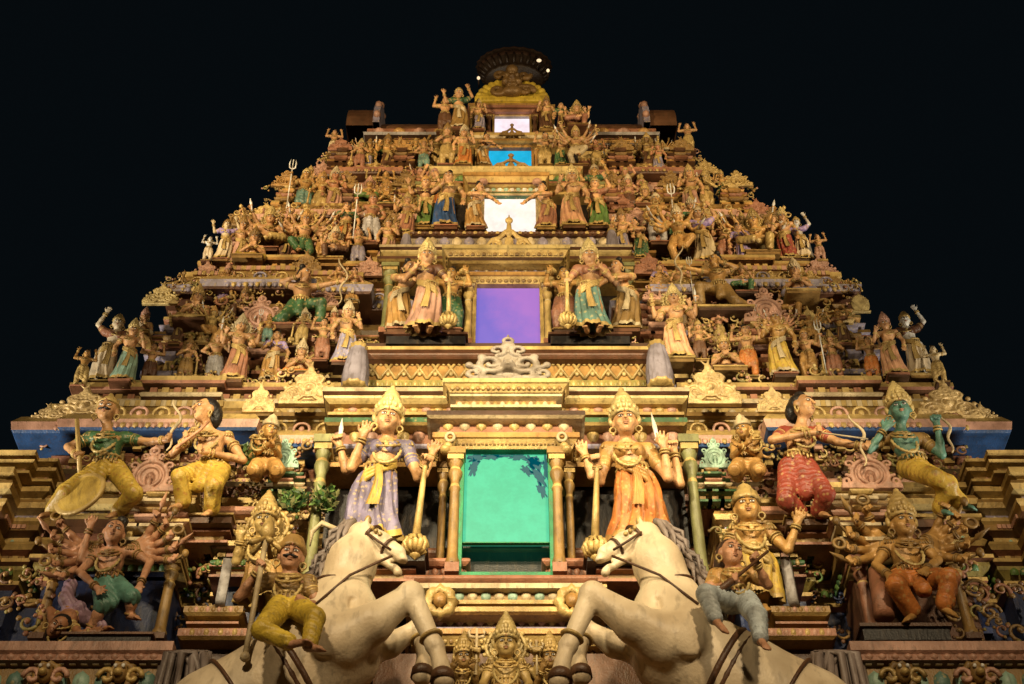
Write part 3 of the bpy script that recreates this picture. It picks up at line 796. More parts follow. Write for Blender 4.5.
PRAY = sit((('L', (-.17, -.06, .42), (-.025, -.14, .50), 'open'), ('R', (.17, -.06, .42), (.025, -.14, .50), 'open')), [(V3(-.06, -.02, .30), V3(-.17, -.16, .27), V3(.02, -.20, .24), V3(.09, -.22, .24)), (V3(.06, -.02, .30), V3(.17, -.16, .27), V3(-.02, -.22, .24), V3(-.09, -.24, .24))])
for l in PRAY['legs']:
    for q in l: q[2] -= .20
for k_ in ('pelvis', 'chest', 'head'): PRAY[k_][2] -= .20
PRAY['arms'] = [(a[0] - V3(0, 0, .2), a[1] - V3(0, 0, .2), a[2] - V3(0, 0, .2), a[3]) for a in PRAY['arms']]
proto('pray', PRAY, garment='dhoti', female=True)
PH = dict(devi=1.06, devi_raise=1.04, devi_four=1.08, devi_lotus=1.0, male_hip=1.08, male_spear=1.08, male_club=1.08, gana_lift=1.02, sit_four=.88, sit_devi=.88, sit_many=.88,
          dance_many=1.08, archer=.82, reach=.98, pray=.68)

# ------------------------------------------------------------------ the large carved figures of the lowest storey, each posed on its own
def posed(d, foot, u, joints, arms, legs, hr=(0, .1, 0), **k):
    """joints etc. are (px,py,depth offset); returns parts and the place of the foot"""
    O = pt(foot[0], foot[1], d)
    q = lambda a: pt(a[0], a[1], d + (a[2] if len(a) > 2 else 0)) - O
    J = dict(pelvis=q(joints[0]), chest=q(joints[1]), head=q(joints[2]), headrot=hr, sway=k.pop('sway', 1.), dlen=k.pop('dlen', .75))
    J['arms'] = [(q(a[0]), q(a[1]), q(a[2]), *(a[3:])) for a in arms]
    J['legs'] = [tuple(q(x) for x in l) for l in legs]
    return figure(J, u=u, h=k.pop('h', .0085), split=True, **k), O, q

def hero(label, parts, O, extra=(), roles=None, cat='statue', group='large painted figures of the lowest storey', **k):
    return raise_figure(list(parts) + list(extra), O, label, group, roles=roles, cat=cat, **k)

# guardian goddess left of the green window
U = 1.56
pa, O, q = posed(9.88, (374, 548), U, [(378, 478, 0), (385, 454, -.03), (388, 421, -.14)],
    [((367, 447, 0), (351, 468, -.05), (363, 437, -.16), 'open'), ((407, 448, 0), (418, 478, -.02), (425, 464, -.13), 'grip', V3(0, -.3, -1)),
     ((368, 450, .05), (346, 470, .08), (340, 446, 0), 'grip'), ((405, 451, .05), (424, 474, .12), (432, 455, .08), 'open')],
    [((370, 480, 0), (366, 512, -.05), (364, 543, 0), (362, 548, -.1)), ((386, 480, 0), (384, 512, -.05), (382, 543, 0), (384, 548, -.1))],
    h=.0075, blouse=True, cloth_amp=1.7, head_scale=1.27, sway=-1., hr=(.1, .12, .06))
hero('goddess statue in a pale violet sari gripping a golden mace beside the green window', pa, O,
     [mace(q((425, 467, -.13)), q((416, 537, -.10)), U, .062), blade(q((340, 440, 0)), (0, -.05, 1), .26, U)], dict(cloth='lilac', blouse='lilac', trim='ochre2', skin='skin', crown='yellow2', lip='rose'))
# guardian goddess right of it
pa, O, q = posed(9.88, (641, 548), U, [(634, 478, 0), (629, 457, -.03), (625, 423, -.14)],
    [((608, 450, 0), (600, 482, -.02), (597, 465, -.13), 'grip', V3(0, -.3, -1)), ((648, 451, 0), (668, 478, -.04), (664, 448, -.14), 'open'),
     ((608, 452, .05), (592, 476, .12), (585, 455, .08), 'open'), ((648, 454, .05), (680, 484, .05), (674, 452, 0), 'grip')],
    [((627, 480, 0), (629, 512, -.05), (630, 543, 0), (628, 548, -.1)), ((645, 480, 0), (649, 512, -.05), (652, 543, 0), (655, 548, -.1))],
    h=.0075, blouse=True, cloth_amp=1.7, head_scale=1.27, sway=1., hr=(-.06, .12, -.04))
hero('goddess statue in an orange sari leaning on a golden mace beside the green window', pa, O,
     [mace(q((597, 468, -.13)), q((595, 539, -.10)), U, .062), blade(q((658, 441, -.1)), (-.12, -.05, 1), .34, U)], dict(cloth='orange', blouse='amber', trim='amber', crown='yellow2'))

# rider left
U = 1.30
pa, O, q = posed(8.98, (283, 640), U, [(287, 607, 0), (289, 589, -.03), (291, 557, -.10)],
    [((268, 581, 0), (238, 597, -.03), (258, 571, -.14), 'grip'), ((309, 583, 0), (318, 606, -.05), (304, 603, -.2), 'grip')],
    [((280, 608, -.14), (262, 630, -.52), (291, 643, -.58), (306, 642, -.64)), ((298, 608, -.12), (315, 618, -.50), (309, 646, -.56), (320, 649, -.64))],
    h=.0085, female=False, garment='trouser', crown='turban', moustache=True, armor=True, head_scale=1.32, hr=(.15, .12, .05))
def lance(a, b, u):
    mb = MB(); a = np.asarray(a); b = np.asarray(b); d = nrm(a - b)
    mb.tube([b, a], .017 * u, 'bow', 8); mb.ell(b, (.03 * u,) * 3, 'bow', 8, 5)
    mb.tube([a, a + d * .05 * u, a + d * .12 * u, a + d * .2 * u], [.018 * u, .05 * u, .035 * u, .002 * u], 'jewel', 8)
    for k in range(5): mb.tube([a + d * .02 * u, a + V3(math.cos(k * 1.3), math.sin(k * 1.3), -.7) * .1 * u], [.012 * u, .02 * u], 'jewel', 6)
    return ('spear', *mb.mesh('spear'))
hero('moustached rider statue in yellow trousers and turban holding a long spear on a horse', pa, O, [lance(q((266, 540, -.16)), q((245, 657, -.22)), U)],
     dict(cloth='brightyellow', blouse='ochre', skin='rosy', crown='ochre', hair='black'), name='rider_statue')
# rider right
pa, O, q = posed(8.98, (748, 640), U * .98, [(738, 601, 0), (735, 583, -.03), (731, 554, -.10)],
    [((716, 576, 0), (707, 592, -.08), (730, 583, -.22), 'grip'), ((751, 574, 0), (768, 585, -.06), (756, 563, -.2), 'grip')],
    [((731, 602, -.08), (706, 594, -.36), (716, 620, -.44), (724, 630, -.50)), ((746, 602, -.08), (757, 616, -.42), (761, 640, -.48), (766, 647, -.54))],
    h=.0085, female=True, garment='trouser', crown='hair', blouse=True, head_scale=1.27, hr=(.25, .1, .12))
mb = MB(); a, b = q((716, 594, -.28)), q((768, 551, -.26))
mb.tube([a, a * .7 + b * .3, a * .65 + b * .35, b], [.035, .030, .014, .011], 'bow', 8); mb.ell(a, (.05, .03, .06), 'bow', 8, 6)
ve = ('lute', *mb.mesh('lute'))
hero('dark haired rider statue in pale blue trousers playing a stringed instrument on a horse', pa, O, [ve],
     dict(cloth='paleblue', blouse='amber', skin='rosy', hair='darkbrown', bow='brown'), name='rider_statue')

# figures behind the riders
U = 1.35
pa, O, q = posed(9.75, (262, 600), U, [(262, 568, 0), (263, 550, -.02), (265, 524, -.1)],
    [((249, 542, 0), (236, 562, -.04), (240, 540, -.14), 'open'), ((277, 542, 0), (290, 565, -.02), (283, 548, -.14), 'open')],
    [((256, 570, 0), (252, 586, -.1), (255, 603, 0), (253, 606, -.1)), ((268, 570, 0), (272, 586, -.1), (270, 603, 0), (273, 606, -.1))], halo=True, head_scale=1.25)
hero('golden goddess statue with a haloed crown standing behind the rider with the spear', pa, O, roles=dict(cloth='amber', trim='gold', skin='gold', crown='gold'))
U = 1.5
pa, O, q = posed(9.75, (752, 602), U, [(753, 560, 0), (750, 538, -.03), (747, 509, -.12)],
    [((735, 531, 0), (724, 552, -.02), (735, 570, -.1), 'open'), ((768, 531, 0), (788, 550, -.06), (797, 524, -.14), 'open')],
    [((747, 562, 0), (745, 585, -.08), (745, 604, 0), (743, 609, -.1)), ((760, 562, 0), (762, 585, -.08), (763, 604, 0), (766, 609, -.1))], head_scale=1.3, crown='halo_crown', hr=(-.1, .1, 0))
hero('golden goddess statue lifting one open palm behind the rider with the lute', pa, O, roles=dict(cloth='yellow', trim='gold', skin='amber', crown='gold'))

# dancer with many arms
U = 1.2
def fanpx(cx, cy, n, R, a0, a1, s):
    o = []
    for i in range(n):
        a = a0 + (a1 - a0) * i / (n - 1)
        o.append(((cx, cy, .03), (cx + s * R * .55 * math.cos(a), cy - R * .55 * math.sin(a), .04), (cx + s * R * math.cos(a + .15), cy - R * math.sin(a + .15), -.06), 'grip'))
    return o
arms = [((97, 550, 0), (80, 560, -.06), (90, 528, -.12), 'open'), ((130, 551, 0), (150, 562, -.04), (140, 585, -.14), 'open'), ((98, 553, 0), (80, 572, -.10), (97, 588, -.2), 'open')] \
    + fanpx(97, 552, 5, 41, -.75, .5, -1) + fanpx(130, 552, 5, 41, -.35, .75, 1)
pa, O, q = posed(9.72, (92, 632), U, [(109, 583, 0), (111, 562, -.03), (114, 533, -.12)], arms,
    [((103, 585, 0), (103, 606, -.12), (90, 628, -.04), (84, 634, -.12)), ((116, 585, 0), (132, 597, -.16), (130, 615, -.06), (137, 618, -.14))],
    h=.0085, female=False, garment='dhoti', crown='bun', head_scale=1.3, hr=(.25, .12, .1), dlen=.1)
def gear(arms, q, u):
    out = []
    for i, a in enumerate(arms):
        mb = MB()
        e, w = q(a[1]), q(a[2]); d = nrm(nrm(w - e) + V3(0, -.2, .5)); w = w + nrm(w - e) * .05 * u
        if i % 3 == 0: mb.tube([w - d * .05 * u, w + d * .05 * u, w + d * .07 * u, w + d * .17 * u], [.010 * u, .010 * u, .024 * u, .002 * u], 'blade', 6)
        elif i % 3 == 1: mb.torus(w + d * .05 * u, (1, 0, 0), (0, 0, 1), .036 * u, .036 * u, .012 * u, 'jewel', 14, 5)
        else: mb.tube([w - d * .05 * u, w + d * .08 * u], .010 * u, 'jewel', 6); mb.ell(w + d * .1 * u, (.026 * u, .026 * u, .034 * u), 'jewel', 8, 5)
        n = ('blade', 'ring_emblem', 'club_emblem')[i % 3]; out.append((n, *mb.mesh(n)))
    return out
hero('dancing god statue with a fan of many arms beside a small demon', pa, O, gear(arms[3:], q, U), dict(cloth='bluegreen', skin='rosy', crown='gold', hair='black', jewel='ochre', blade='rosy'))
pa, O, q = posed(9.70, (66, 634), 1.05, [(72, 615, .1), (66, 621, -.05), (58, 627, -.16)],
    [((58, 618, 0), (50, 610, -.05), (52, 630, -.12), 'open'), ((72, 626, -.08), (80, 634, -.16), (90, 632, -.16), 'open')],
    [((76, 612, .1), (66, 600, .05), (72, 580, .1), (70, 574, 0)), ((80, 616, .1), (92, 622, 0), (104, 628, 0), (110, 628, -.05))], female=False, garment='dhoti', crown='hair', head_scale=1.26, hr=(.2, .5, .6))
hero('small crouching demon statue with a mauve leg raised beside the dancer', pa, O, roles=dict(cloth='mauve', skin='tan', hair='black'))

# enthroned god with many arms
U = 1.4
arms = [((889, 545, 0), (876, 565, -.06), (888, 575, -.2), 'open'), ((921, 545, 0), (938, 560, -.06), (926, 570, -.2), 'open')] + fanpx(889, 547, 5, 38, -.55, .85, -1) + fanpx(921, 547, 5, 40, -.45, .85, 1)
pa, O, q = posed(9.78, (925, 624), U, [(908, 578, .02), (906, 555, -.02), (903, 525, -.10)], arms,
    [((899, 580, 0), (896, 586, -.36), (914, 614, -.20), (907, 620, -.30)), ((917, 580, 0), (950, 578, -.32), (944, 608, -.24), (954, 615, -.30))],
    h=.0085, female=False, garment='dhoti', head_scale=1.3, hr=(.05, .1, 0), dlen=.85)
hero('seated god statue with a fan of many arms and an orange dhoti', pa, O, gear(arms[2:], q, U), dict(cloth='orange', skin='amber', crown='gold', jewel='ochre', blade='ochre'))

# upper row, left corner: bearded bowman in green
U = 1.34
pa, O, q = posed(9.85, (100, 515), U, [(108, 468, 0), (108, 445, -.04), (107, 411, -.14)],
    [((91, 438, 0), (68, 447, -.02), (77, 455, -.14), 'grip'), ((127, 439, 0), (148, 442, -.05), (164, 440, -.12), 'grip')],
    [((100, 470, 0), (66, 492, -.30), (52, 512, -.15), (42, 516, -.22)), ((116, 470, 0), (134, 494, -.26), (118, 512, -.06), (110, 516, -.16))],
    female=False, garment='dhoti', crown='helmet', moustache=True, armor=True, head_scale=1.27, hr=(.05, .1, 0), dlen=.9)
mb = MB(); cc = q((80, 494, -.32)); nv = nrm(V3(-.35, -1, .12)); ax = nrm(np.cross(nv, V3(0, 0, 1))); ay = np.cross(ax, nv)
Rm = np.stack([ax, ay, nv], -1)
mb.lathe([(0, .05), (.10, .045), (.17, .03), (.205, .01), (.235, .018), (.245, 0), (.235, -.02), (0, -.02)], cc, ['shield', 'shield', 'shield', 'jewel', 'jewel', 'jewel', 'jewel'], 32, rot=Rm)
hero('moustached bowman statue in a green tunic with a big round golden shield', pa, O,
     [bow(q((170, 425, -.14)), .62, 1.3, side=1), rod([q((80, 475, -.18)), q((77, 420, -.18))], .022, 'sceptre', 'jewel'), ('shield', *mb.mesh('shield'))], dict(cloth='yellow', blouse='green', skin='skin', crown='gold', hair='black', shield='ochre2'))
# flute player
pa, O, q = posed(9.88, (205, 512), U, [(214, 468, 0), (211, 443, -.03), (205, 411, -.12)],
    [((195, 434, 0), (172, 455, -.06), (184, 441, -.18), 'grip'), ((228, 438, 0), (243, 460, -.02), (206, 452, -.2), 'grip')],
    [((206, 470, 0), (180, 477, -.26), (184, 503, -.12), (172, 508, -.18)), ((220, 470, 0), (214, 486, -.3), (212, 510, -.1), (206, 514, -.2))],
    female=False, garment='dhoti', crown='hair', head_scale=1.26, hr=(-.75, .08, .1), dlen=.9)
hero('dark haired flute player statue seated in a yellow dhoti under the blue eave', pa, O, [rod([q((176, 448, -.24)), q((200, 430, -.24)), q((209, 421, -.24))], .014, 'flute', 'bow')],
     dict(cloth='yellow', skin='skin', hair='black', bow='rosy'))
# right: archer in red
pa, O, q = posed(9.88, (808, 512), U * 1.03, [(797, 464, 0), (799, 440, -.03), (803, 407, -.12)],
    [((784, 433, 0), (772, 440, -.16), (812, 433, -.24), 'grip'), ((818, 433, 0), (838, 442, -.10), (860, 446, -.16), 'grip')],
    [((789, 468, 0), (786, 500, -.15), (800, 512, .0), (806, 515, -.1)), ((806, 468, 0), (826, 494, -.24), (818, 512, -.05), (826, 515, -.16))],
    female=False, garment='dhoti', crown='bun', blouse=True, head_scale=1.26, hr=(.7, .08, 0), dlen=.9)
hero('archer statue with a topknot and red dhoti drawing a bow to the side', pa, O, [bow(q((856, 440, -.18)), .62, 1.3, side=1), rod([q((816, 432, -.27)), q((868, 439, -.22))], .008, 'arrow', 'bow')],
     dict(cloth='red', blouse='red', skin='skin', hair='black'))
# right corner: teal faced god
pa, O, q = posed(9.85, (925, 512), U * 1.03, [(914, 466, 0), (905, 445, -.04), (900, 411, -.14)],
    [((883, 438, 0), (868, 452, -.06), (884, 430, -.14), 'open'), ((922, 440, 0), (942, 455, -.03), (937, 425, -.12), 'grip')],
    [((908, 468, 0), (936, 478, -.32), (962, 504, -.15), (972, 508, -.22)), ((918, 470, 0), (948, 484, -.28), (940, 510, -.1), (948, 513, -.2))],
    female=False, garment='dhoti', head_scale=1.26, hr=(-.2, .08, 0), dlen=.9, blouse=True)
hero('teal faced god statue with a golden crown and a sweeping yellow dhoti', pa, O, [bow(q((944, 432, -.12)), .5, 1.2, side=1)], dict(cloth='yellow', skin='bluegreen', blouse='ochre', crown='yellow2'))
# small kneeling pair beside the green shrines
for x, s, lab in ((266, 1, 'small golden bowing statue behind the green shrine near the pale violet clad goddess'), (747, -1, 'small golden bowing statue behind the green shrine near the orange clad goddess')):
    pa, O, q = posed(10.15, (x, 478), 1.1, [(x, 462, 0), (x - 2 * s, 446, -.06), (x + 4 * s, 430, -.2)],
        [((x - 11, 440, 0), (x - 14, 456, -.1), (x + 2 * s, 445, -.24), 'open'), ((x + 9, 440, 0), (x + 13, 456, -.1), (x + 7 * s, 446, -.24), 'open')],
        [((x - 6, 463, 0), (x - 12, 470, -.25), (x - 8, 478, .1), (x - 12, 479, .15)), ((x + 6, 463, 0), (x + 12, 470, -.25), (x + 8, 478, .1), (x + 12, 479, .15))], female=False, garment='dhoti', crown='halo_crown', hr=(.5 * s, .3, 0))
    hero(lab, pa, O, roles=dict(cloth='amber', skin='amber', crown='cream'))
# four armed god at the foot of the tower, under the green window, with two attendants
U = 1.18
pa, O, q = posed(9.55, (506, 716), U, [(506, 691, 0), (506, 673, -.03), (506, 646, -.12)],
    [((492, 665, 0), (483, 684, -.05), (488, 696, -.2), 'open'), ((520, 665, 0), (529, 684, -.05), (524, 696, -.2), 'open'),
     ((492, 665, .04), (474, 677, .05), (476, 657, -.05), 'grip'), ((520, 665, .04), (538, 677, .05), (537, 657, -.05), 'grip')],
    [((501, 693, 0), (484, 702, -.3), (508, 711, -.25), (515, 711, -.28)), ((511, 693, 0), (528, 702, -.3), (504, 713, -.3), (497, 713, -.32))], female=False, garment='dhoti', halo=True, head_scale=1.25)
hero('golden four armed god statue with a tall crown centred under the green window', pa, O, [trident(q((476, 675, -.08)), .42, 1.2), trident(q((537, 675, -.08)), .3, 1.)], dict(cloth='amber', skin='gold', crown='yellow2', blade='cream'))
for x, s, lab in ((462, 1, 'small golden attendant statue left of the crowned god under the green window'), (552, -1, 'small golden attendant statue right of the crowned god under the green window')):
    pa, O, q = posed(9.65, (x, 712), .92, [(x, 692, 0), (x, 678, -.03), (x + 2 * s, 659, -.1)],
        [((x - 9, 673, 0), (x - 16, 685, -.05), (x - 10, 670, -.15), 'open'), ((x + 9, 673, 0), (x + 15, 685, -.05), (x + 12, 670, -.15), 'open')],
        [((x - 4, 693, 0), (x - 6, 703, -.05), (x - 6, 713, 0), (x - 8, 715, -.08)), ((x + 4, 693, 0), (x + 6, 703, -.05), (x + 6, 713, 0), (x + 8, 715, -.08))], female=s > 0, garment='dhoti', head_scale=1.3)
    hero(lab, pa, O, roles=dict(cloth='ochre', skin='ochre', crown='gold'))

# ------------------------------------------------------------------ rearing horses
def horse(label, T, plume, d0=9.22):
    O = pt(*T(300, 690), d0)
    q = lambda x, y, dd=0: pt(*T(x, y), d0 + dd) - O
    s = mpp(600, d0)
    R = lambda r: r * s
    lo = np.min([q(x, y, dd) for x in (150, 465) for y in (495, 860) for dd in (-.5, .5)], 0); hi = np.max([q(x, y, dd) for x in (150, 465) for y in (495, 860) for dd in (-.5, .5)], 0)
    c = Clay(lo, hi, .015)
    K = R(14)
    c.cone(q(222, 728, .12), q(282, 691, .03), R(59), R(54), K); c.cone(q(284, 692, .03), q(330, 650, -.04), R(52), R(48), K)
    c.cone(q(330, 650, -.04), q(343, 617, -.08), R(46), R(36), K)
    c.ell(q(348, 636, -.30), (R(20), R(10), R(26)), R(7)); c.ell(q(324, 632, -.40), (R(16), R(7), R(26)), R(5))
    c.cone(q(352, 600, -.34), q(346, 640, -.42), R(2.2), R(2.2), R(5), sub=True)
    c.cone(q(338, 602, -.06), q(352, 562, -.08), R(29), R(22), K); c.cone(q(352, 562, -.08), q(362, 541, -.08), R(24), R(16), K)
    # head
    c.cone(q(362, 536, -.08), q(380, 545, -.10), R(14.5), R(12.5), R(7)); c.cone(q(380, 543, -.10), q(398, 553, -.12), R(11), R(8), R(6))
    c.ell(q(370, 545, -.10), (R(11), R(12), R(11)), R(6))
    c.cone(q(378, 555, -.10), q(397, 570, -.12), R(6.5), R(4), R(5)); c.ell(q(398, 573, -.12), (R(4.5), R(5), R(4)), R(3))
    c.cone(q(396, 552, -.12), q(403, 560, -.12), R(7), R(5), R(3))
    for e in (-1, 1):
        c.cone(q(365, 529, -.08 + e * .09), q(368, 517, -.08 + e * .11), R(4), R(1.2), R(2))
        c.ell(q(381, 537, -.10 + e * .095), (R(3.6), R(3.4), R(3)), R(2))
        c.ell(q(401, 553, -.12 + e * .06), (R(2), R(2.4), R(2)), R(1.5), sub=True)
    c.ell(q(399, 563.5, -.12), (R(10), R(9), R(2.0)), R(1.5), sub=True)
    # near foreleg bent high
    c.cone(q(342, 642, -.30), q(372, 624, -.36), R(24), R(19), R(10)); c.cone(q(372, 624, -.36), q(410, 595, -.38), R(18.5), R(11.5), R(6))
    c.ell(q(411, 594, -.37), (R(12), R(12), R(11.5)), R(5))
    c.cone(q(411, 594, -.37), q(432, 640, -.35), R(11), R(8.3), R(5)); c.ell(q(435, 646, -.345), (R(9.5), R(9.5), R(9)), R(4))
    c.cone(q(436, 648, -.34), q(441, 664, -.35), R(7.5), R(8), R(3)); c.cone(q(441, 666, -.35), q(444, 680, -.36), R(8), R(10), R(1.5))
    # far foreleg folded
    c.cone(q(352, 655, .10), q(390, 645, .10), R(17), R(12), R(10)); c.cone(q(390, 645, .10), q(417, 628, .06), R(12), R(8), R(5))
    c.ell(q(419, 627, .06), (R(9), R(9), R(9)), R(4)); c.cone(q(419, 628, .06), q(424, 660, .02), R(8), R(6.5), R(4)); c.cone(q(424, 662, .02), q(422, 676, .02), R(8), R(10), R(2))
    # haunches and hind legs reach the ledge below
    for e, x in ((-.26, 0), (.30, -14)):
        c.ell(q(216 + x, 730, .12 + e * .6), (R(48), R(30), R(50)), R(16))
        c.cone(q(222 + x, 730, .12 + e), q(262 + x, 768, .1 + e), R(30), R(17), R(12)); c.cone(q(262 + x, 768, .1 + e), q(222 + x, 800, .1 + e), R(16), R(10), R(6))
        c.cone(q(222 + x, 800, .1 + e), q(226 + x, 840, .08 + e), R(10), R(8), R(4)); c.cone(q(226 + x, 842, .08 + e), q(236 + x, 856, .06 + e), R(9), R(11), R(2))
    body, k = c.mesh('body', 'skin'); body.materials.clear(); body.materials.append(None)
    parts = [('body', body, ['skin'])]
    # mane: locks along the neck
    mb = MB()
    for i in range(17):
        t = i / 16; x_, y_ = 354 - 46 * t, 521 + 76 * t; a = q(x_, y_, -.07 + .03 * t)
        for e in (-1, 0, 1):
            w1, w2 = 7 + 3 * math.sin(i * 2.1 + e), 15 + 6 * math.sin(i * 1.7 + 2 * e)
            mb.tube([a, q(x_ - w1, y_ + 2, -.08 + e * .05), q(x_ - w2, y_ + 10 + 4 * math.cos(i * 2.9 + e), -.08 + e * .10), q(x_ - w2 - 2, y_ + 20 + 5 * math.sin(i * 3.3), -.08 + e * .12)], [R(3.6), R(3.4), R(2.6), R(.6)], 'hair', 6)
    parts.append(('mane', *mb.mesh('mane')))
    mb = MB()
    for i in range(20):
        e = (i % 4 - 1.5) * .07 + .02 * math.sin(i * 2.2); w = (i // 4 - 2) * 5.5 + 2 * math.sin(i * 1.3)
        mb.tube([q(204 + w * .3, 690, .10 + e * .5), q(196 + w, 652, .08 + e), q(184 + w * 1.6, 654, .06 + e), q(178 + w * 2, 700, .05 + e), q(186 + w * 2, 760, .05 + e)], [R(2.5), R(3.6), R(4.2), R(3.6), R(.8)], 'hair', 6)
    parts.append(('tail', *mb.mesh('tail')))
    # bridle
    mb = MB()
    def strap(pa, pb, rad, w=.014, key='strap'):
        """a band round the limb between two centres at pa"""
        d = nrm(pb - pa); x = nrm(np.cross(d, V3(0, 1, 0))); y = np.cross(d, x)
        mb.torus(pa, x, y, rad, rad, w, key, 26, 6)
    h0, h1 = q(366, 538, -.085), q(400, 556, -.12)
    strap(h0 + (h1 - h0) * .16, h1, R(16.2)); strap(h0 + (h1 - h0) * .66, h1, R(11.4))
    for e in (-1, 1):
        mb.tube([q(366, 532, -.08 + e * .15), q(378, 541, -.10 + e * .13), q(391, 550, -.11 + e * .10)], .011, 'strap', 6)
        mb.tube([q(392, 556, -.12 + e * .1), q(378, 562, -.1 + e * .16), q(350, 575, -.06 + e * .26), q(316, 604, -.05 + e * .34)], .011, 'strap', 6)
    mb.ell(q(368, 521, -.08), (R(4), R(4), R(7)), 'jewel', 8, 6)
    for i in range(3): mb.ell(q(372 + 4 * i, 528 + 3 * i, -.22), (R(2.6),) * 3, 'jewel', 7, 5)
    parts.append(('bridle', *mb.mesh('bridle')))
    mb = MB(); n0, n1 = q(341, 592, -.065), q(352, 560, -.08)
    strap(n0, n1, R(27.8), .014); parts.append(('neck_strap', *mb.mesh('neck_strap')))
    for hx, hy, hd_, rr in ((443, 674, -.355, 10.4), (422.4, 670, .02, 9.8)):
        mb = MB(); mb.lathe([(0, -R(8)), (R(rr + 1.6), -R(8)), (R(rr + .4), R(1)), (R(rr - 2.4), R(4)), (0, R(4))], q(hx, hy, hd_), 'strap', 16, sq=(1, 1.05)); parts.append(('hoof', *mb.mesh('hoof')))
    for hx, hy, hd_, ax_, rr in ((431, 637, -.35, (437, 650, -.345), 10.0), (420.5, 640, .05, (423, 655, .02), 8.6)):
        mb = MB(); strap(q(hx, hy, hd_), q(*ax_), R(rr), .016, 'jewel'); parts.append(('leg_band', *mb.mesh('leg_band')))
    # broad girth and rump straps
    mb = MB()
    for cx, cy, dd, rad, ww in ((296, 681, .01, 52.6, .028), (288, 688, .02, 53, .028), (240, 717, .10, 59.5, .016)):
        p0 = q(cx, cy, dd); strap(p0, q(cx + 30, cy - 17, dd), R(rad), ww)
    parts.append(('girth', *mb.mesh('girth')))
    mb = MB()
    for e in (-.10, -.30): mb.ell(q(381.5, 536.5, -.2 if e < -.2 else 0.005), (R(2.4), R(2.2), R(2.2)), 'dark', 8, 6)
    parts.append(('eye', *mb.mesh('eye')))
    mb = MB()
    for e in range(1):
        mb.tube([q(346 - e * 3, 541, -.02 + e * .02), q(338 - 3 * e, 530, 0), q(322 - 3 * e, 523 + e * 2, .02), q(312 - 2 * e, 532 + e * 2, .02), q(310 - e, 546 + e, .02)], [R(2), R(2.8), R(3.2), R(2.8), R(1)], 'plume', 8)
    if plume: parts.append(('plume', *mb.mesh('plume')))
    e = raise_figure(parts, O, label, 'rearing horses on the lowest ledge', roles=dict(skin='ivory', hair='manegrey', strap='strapbrown', cloth='strapbrown', jewel='gold', plume='cream'), cat='horse statue', name='horse_statue')
    return e
horse('rearing cream horse statue carrying the rider with the spear', lambda x, y: (x, y), True)
horse('rearing cream horse statue carrying the rider with the lute', lambda x, y: (1023 - x - 20 * min(max((x - 250) / 150, 0), 1), y), False)

# ------------------------------------------------------------------ the temple tower
from mathutils import Matrix
Y0 = 14.0
tower = bpy.data.objects.new('temple_tower', None); C.objects.link(tower); tower.location = (0, Y0, 0)
tag(tower, 'floodlit stepped temple tower covered in gilded mouldings with five lit windows up its middle', 'temple tower')
TINV = Matrix.Translation((0, -Y0, 0))
def tp(name, mb, parent=None, label=None):
    me = mb.mesh(name)[0] if isinstance(mb, MB) else mb
    o = bpy.data.objects.new(name, me); C.objects.link(o); o.parent = parent or tower
    if parent is None: o.matrix_parent_inverse = TINV
    if label: o['label'] = label
    return o
def place(o, loc, s, rz=0., rx=0.):
    sc = s if hasattr(s, '__len__') else (s, s, s)
    o.location = loc; o.scale = sc; o.rotation_euler = (rx, 0, rz)
    return o
def mirror_plan(half):
    """half: right half of the front from the axis outwards; returns the closed outline"""
    right = [(x, y) for x, y in half]
    left = [(-x, y) for x, y in half][::-1]
    front = left + right
    back = [(x, 2 * Y0 - y) for x, y in front][::-1]
    return front + back

LP = (7000, 5600, 2000, 1900)
def prof(mb, plan, rows, orn=()):
    mb.sweep(plan, rows, closed=True)
    for o in orn: mb.band(plan, *o, closed=True)

# --- lower body: gate block and the ledge the horses stand on (below the picture)
mb = MB()
g0 = mirror_plan([(1.5, 8.7), (1.5, 8.5), (3.2, 8.5), (3.2, 8.7), (5.4, 8.7)])
prof(mb, g0, [(.3, 0, 'ochre'), (.3, .5, 'maroon'), (.1, .6, 'ochre'), (.1, 4.4, 'gold'), (.2, 4.5, 'rose'), (.2, 4.7, 'gold'), (.05, 4.8, 'teal'), (.05, 5.1, 'blue'), (.4, 5.2, 'blue'), (.42, 5.35, 'gold'), (.3, 5.6, 'gold'), (.2, 5.7, 'ochre'), (.2, 5.84, 'ochre'), (-.4, 5.85, 'ochre')])
tp('gate_block', mb)
mb = MB()
g1 = mirror_plan([(.9, 10.0), (.9, 9.95), (2.95, 10.3), (2.95, 10.05), (5.2, 10.05)])
g1 = mirror_plan([(1.0, 9.95), (1.0, 10.5), (3.02, 10.5), (3.02, 10.15), (4.15, 10.15), (4.15, 10.5), (4.42, 10.5), (4.42, 10.15), (5.0, 10.15)])
prof(mb, g1, [(.12, 5.8, 'ochre'), (.12, 6.2, 'maroon'), (.0, 6.3, 'brown'), (.0, 7.3, 'brown'), (.1, 7.4, 'brown'), (.12, 7.85, 'maroon')])
tp('plinth', mb)

